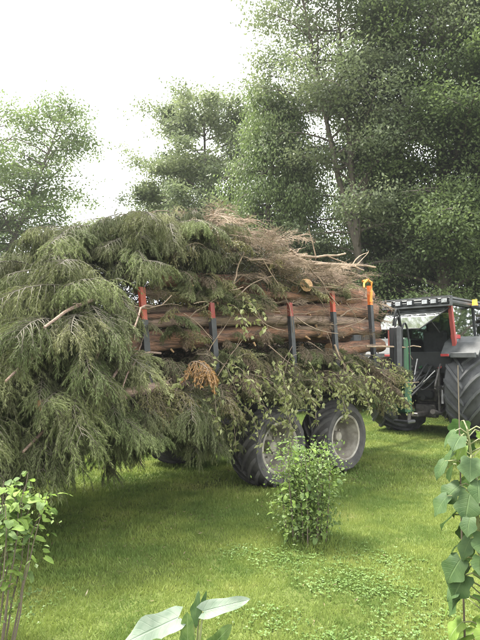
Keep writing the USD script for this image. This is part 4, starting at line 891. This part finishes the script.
def bush(name, label, cat, x, y, rad, H, nst, nlf, leaf, mats, seed, low=0.15, box=0.5, lobes=1, flare=0.7, topb=0.0, stem='cane', tilt=(0, 0), dense=0):
    r = np.random.default_rng(seed); z0 = float(gz(np.array(x), np.array(y)))
    t = thing(name, label, cat, (x, y, z0))
    paths = []
    for k in range(nst):
        a = k * 2.4; q = math.sqrt((k + 0.5) / nst); e = np.array([rad * q * math.cos(a), rad * q * math.sin(a)]) * box * 1.6
        b = np.array([e[0] * (1 - flare), e[1] * (1 - flare), -0.02]); h = H * r.uniform(0.72, 1.0)
        u = np.linspace(0, 1, 8)[:, None]
        p = np.hstack([b[:2] + (e - b[:2]) * u ** 0.9 + np.array(tilt) * u, h * u]) + r.normal(0, 0.012, (8, 3)) * u
        mb = MB(); mb.tube(p, 0.006 * np.linspace(1.1, 0.35, 8), 5); obj('stem', mb.mesh(), M[stem], t); paths.append(p)
    for k in range(nlf):
        p = paths[int(r.integers(nst))]; w = 7 * (low + (1 - low) * r.uniform(0, 1) ** (1 / (1 + topb)))
        b = np.array([np.interp(w, np.arange(8), p[:, q]) for q in range(3)])
        a = r.uniform(0, 2 * PI); out = np.array([math.cos(a), math.sin(a), r.uniform(-0.25, 0.5)])
        b = b + out * r.uniform(0.02, rad * 0.42)
        put_leaf(t, b, out + (0, 0, -0.3), np.array([0.35 * math.cos(a), 0.35 * math.sin(a) - 0.15, 1.0]) + r.normal(0, 0.35, 3), leaf * r.uniform(0.6, 1.25), leaf * r.uniform(0.6, 1.1), mats[int(r.integers(len(mats)))], r, lobes)
    if dense:
        mb = MB(); w = 7 * r.uniform(low, 1, dense); pi = r.integers(nst, size=dense); PP = np.array(paths)
        i0 = np.minimum(w.astype(int), 6); fr = (w - i0)[:, None]
        b = PP[pi, i0] * (1 - fr) + PP[pi, i0 + 1] * fr + r.normal(0, rad * 0.30, (dense, 3)) * (1, 1, 0.4)
        b[:, 2] = np.maximum(b[:, 2], 0.03)
        blades(mb, b, r.normal(0, 1, (dense, 3)), r.normal(0, 0.6, (dense, 3)) + (0, -0.2, 1), leaf * r.uniform(0.35, 0.65, dense), leaf * r.uniform(0.22, 0.42, dense), fold=0.15)
        obj('foliage', mb.mesh(), M['bushfill'], t, kind='stuff')
    return t
bush('currant_bush', 'young boxy leafy currant bush on the lawn in front of wheels', 'bush', 0.585, 4.78, 0.265, 0.86, 18, 285, 0.060, ['bush', 'bush', 'lime'], 21, low=0.10, flare=0.25, topb=0.0, box=0.56, dense=4200)
bush('raspberry_bush', 'tall stemmed bush with light lobed leaves at lower left edge', 'bush', -1.34, 3.02, 0.20, 1.02, 15, 230, 0.062, ['lime', 'lime', 'bush'], 22, low=0.22, flare=0.45, topb=2.2, box=0.7, tilt=(0.06, 0), dense=420)

def sapling():
    r = np.random.default_rng(31); x, y = 0.915, 2.15
    t = thing('grape_sapling', 'sapling with large dark heart-shaped leaves at right edge', 'sapling', (x, y, 0))
    st = np.array([(0.06, 0.02, -0.02), (0.05, 0.0, 0.4), (0.02, 0.0, 0.8), (0.0, 0.0, 1.15), (-0.02, 0, 1.32)]); mb = MB(); mb.tube(st, [0.010, 0.009, 0.008, 0.006, 0.004], 6); obj('stem', mb.mesh(), M['stem'], t)
    mb = MB(); mb.tube([(-0.04, 0.03, 0.0), (-0.042, 0.03, 0.8), (-0.038, 0.03, 1.57)], [0.005, 0.004, 0.002], 5); obj('support_cane', mb.mesh(), M['cane'], t)
    for k in range(88):
        z = 0.30 + 1.02 * (k / 87) ** 0.85; a = k * 2.4 + r.normal(0, 0.3)
        top = z > 1.18 and k % 2 == 0
        b = np.array([np.interp(z, st[:, 2], st[:, 0]), 0, z]); reach = r.uniform(0.04, 0.13) * (0.7 if z > 1.2 else 1)
        o = np.array([math.cos(a), math.sin(a), 0.25]); p = b + o * reach
        mb = MB(); mb.tube([b, b + o * reach * 0.6 + (0, 0, 0.015), p], 0.003, 4); obj('stalk', mb.mesh(), M['stem'], t)
        L = r.uniform(0.070, 0.118) * (0.7 if top else 1)
        put_leaf(t, p, np.array([math.cos(a) * 0.7, math.sin(a) * 0.7, r.uniform(-0.9, -0.25)]), np.array([math.cos(a) * 0.6, math.sin(a) * 0.6 - 0.35, 1.0]) + r.normal(0, 0.2, 3), L, L * r.uniform(0.95, 1.2), 'lime' if (top or z < 0.62) else 'deep', r, 1.6, curl=0.30)
sapling()

def butterbur():
    r = np.random.default_rng(41); x, y = -0.20, 2.42
    t = thing('broadleaf_plant', 'broad-leaved plant with wilted pale leaf undersides at bottom edge', 'plant', (x, y, 0))
    def lf(base, tip, nrm, Wd, mat, lobes=0, curl=0.1, fold=0.3, stalk=True, label=None):
        base, tip = np.array(base, float) + (0, 0, 0.05), np.array(tip, float) + (0, 0, 0.05)
        if stalk:
            mb = MB(); mid = base * 0.5 + np.array([0, 0, 0.08]); mb.tube([(0, 0, -0.01), mid, base], [0.007, 0.006, 0.004], 5); obj('stalk', mb.mesh(), M['stem'], t)
        o = put_leaf(t, base, tip - base, nrm, np.linalg.norm(tip - base), Wd, mat, r, lobes, curl=curl, fold=fold)
        if label: tag(o, label)
    lf((0.04, 0.0, 0.455), (0.245, -0.03, 0.52), (-0.1, -0.8, 0.6), 0.095, 'pale', 0.9, 0.02, 0.35, label='pale wilted leaf drooping to the right')
    lf((-0.065, 0.0, 0.43), (-0.30, -0.04, 0.34), (0.05, -0.8, 0.6), 0.15, 'pale', 1.5, 0.02, 0.3, label='pale wilted leaf drooping to the left')
    lf((0.0, 0.0, 0.40), (0.02, 0.02, 0.53), (0.1, -1, 0.2), 0.055, 'deep', 2)
    lf((0.02, 0.02, 0.42), (0.055, 0.05, 0.52), (0.5, -1, 0.2), 0.04, 'deep', 1)
    lf((-0.02, -0.02, 0.30), (-0.03, -0.03, 0.46), (-0.2, -1, 0.3), 0.10, 'bush', 1)
    lf((0.06, -0.02, 0.30), (0.16, -0.06, 0.42), (0.2, -1, 0.5), 0.09, 'bush', 1)
    lf((-0.06, -0.03, 0.28), (-0.16, -0.08, 0.37), (-0.2, -1, 0.5), 0.09, 'bush', 1)
    lf((0.03, -0.05, 0.25), (0.05, -0.16, 0.33), (0, -0.8, 0.8), 0.10, 'lime', 1)
butterbur()

def tall_grass():
    r = np.random.default_rng(71); mb = MB()
    for (cx_, cy, rad, n, h) in ((0.585, 4.78, 0.27, 1100, 0.11), (-1.3, 3.02, 0.28, 900, 0.13), (0.93, 2.2, 0.2, 400, 0.14), (-0.2, 2.45, 0.2, 300, 0.1)):
        a, q = r.uniform(0, 2 * PI, n), rad * np.sqrt(r.uniform(0, 1, n)); x, y = cx_ + q * np.cos(a), cy + q * np.sin(a)
        d = r.normal(0, 0.5, (n, 3)); d[:, 2] = 1
        blades(mb, np.stack([x, y, gz(x, y)], 1), d, r.normal(0, 1, (n, 3)) * (1, 1, 0.2), h * r.uniform(0.4, 1.2, n), r.uniform(0.003, 0.006, n), mid=0.35)
    obj('tall_grass', mb.mesh(), M['grass'], label='longer uncut grass round the stems of the garden shrubs', cat='grass', kind='stuff')
tall_grass()

def litter():
    r = np.random.default_rng(61); mb = MB(); n = 900
    s_ = np.concatenate([r.uniform(-5, 2.5, 650), r.uniform(-4, 3, 250)]); t_ = np.concatenate([r.normal(0.1, 0.5, 650), r.uniform(-2.5, 0, 250)])
    x = ORG[0] + s_ * CA - t_ * SA; y = ORG[1] + s_ * SA + t_ * CA
    d = r.normal(0, 1, (n, 3)); d[:, 2] *= 0.25
    blades(mb, np.stack([x, y, gz(x, y) + r.uniform(0.02, 0.035, n)], 1), d, r.normal(0, 0.4, (n, 3)) + (0, 0, 1), r.uniform(0.015, 0.06, n), r.uniform(0.003, 0.009, n))
    obj('litter', mb.mesh(), M['dryneedle'], label='bits of dropped brown needles and bark on the lawn beside the trailer', cat='litter', kind='stuff')
litter()

def undergrowth():
    r = np.random.default_rng(51); mb = MB(); n = 26000
    x = r.uniform(-14, 13, n); y = 15.3 + r.exponential(1.4, n) + 0.12 * abs(x); h = meshkit.noise(np.stack([x * 0.6, y * 0.6, x * 0], -1), 4) * 1.5
    z = r.uniform(0, 1, n) ** 1.3 * (0.15 + h) + 0.02
    blades(mb, np.stack([x, y, z], 1), r.normal(0, 1, (n, 3)), r.normal(0, 0.7, (n, 3)) + (0, -0.3, 0.7), r.uniform(0.08, 0.2, n), r.uniform(0.05, 0.11, n))
    obj('undergrowth', mb.mesh(), M['under'], label='dark leafy undergrowth at the foot of the trees', cat='undergrowth', kind='stuff')
undergrowth()
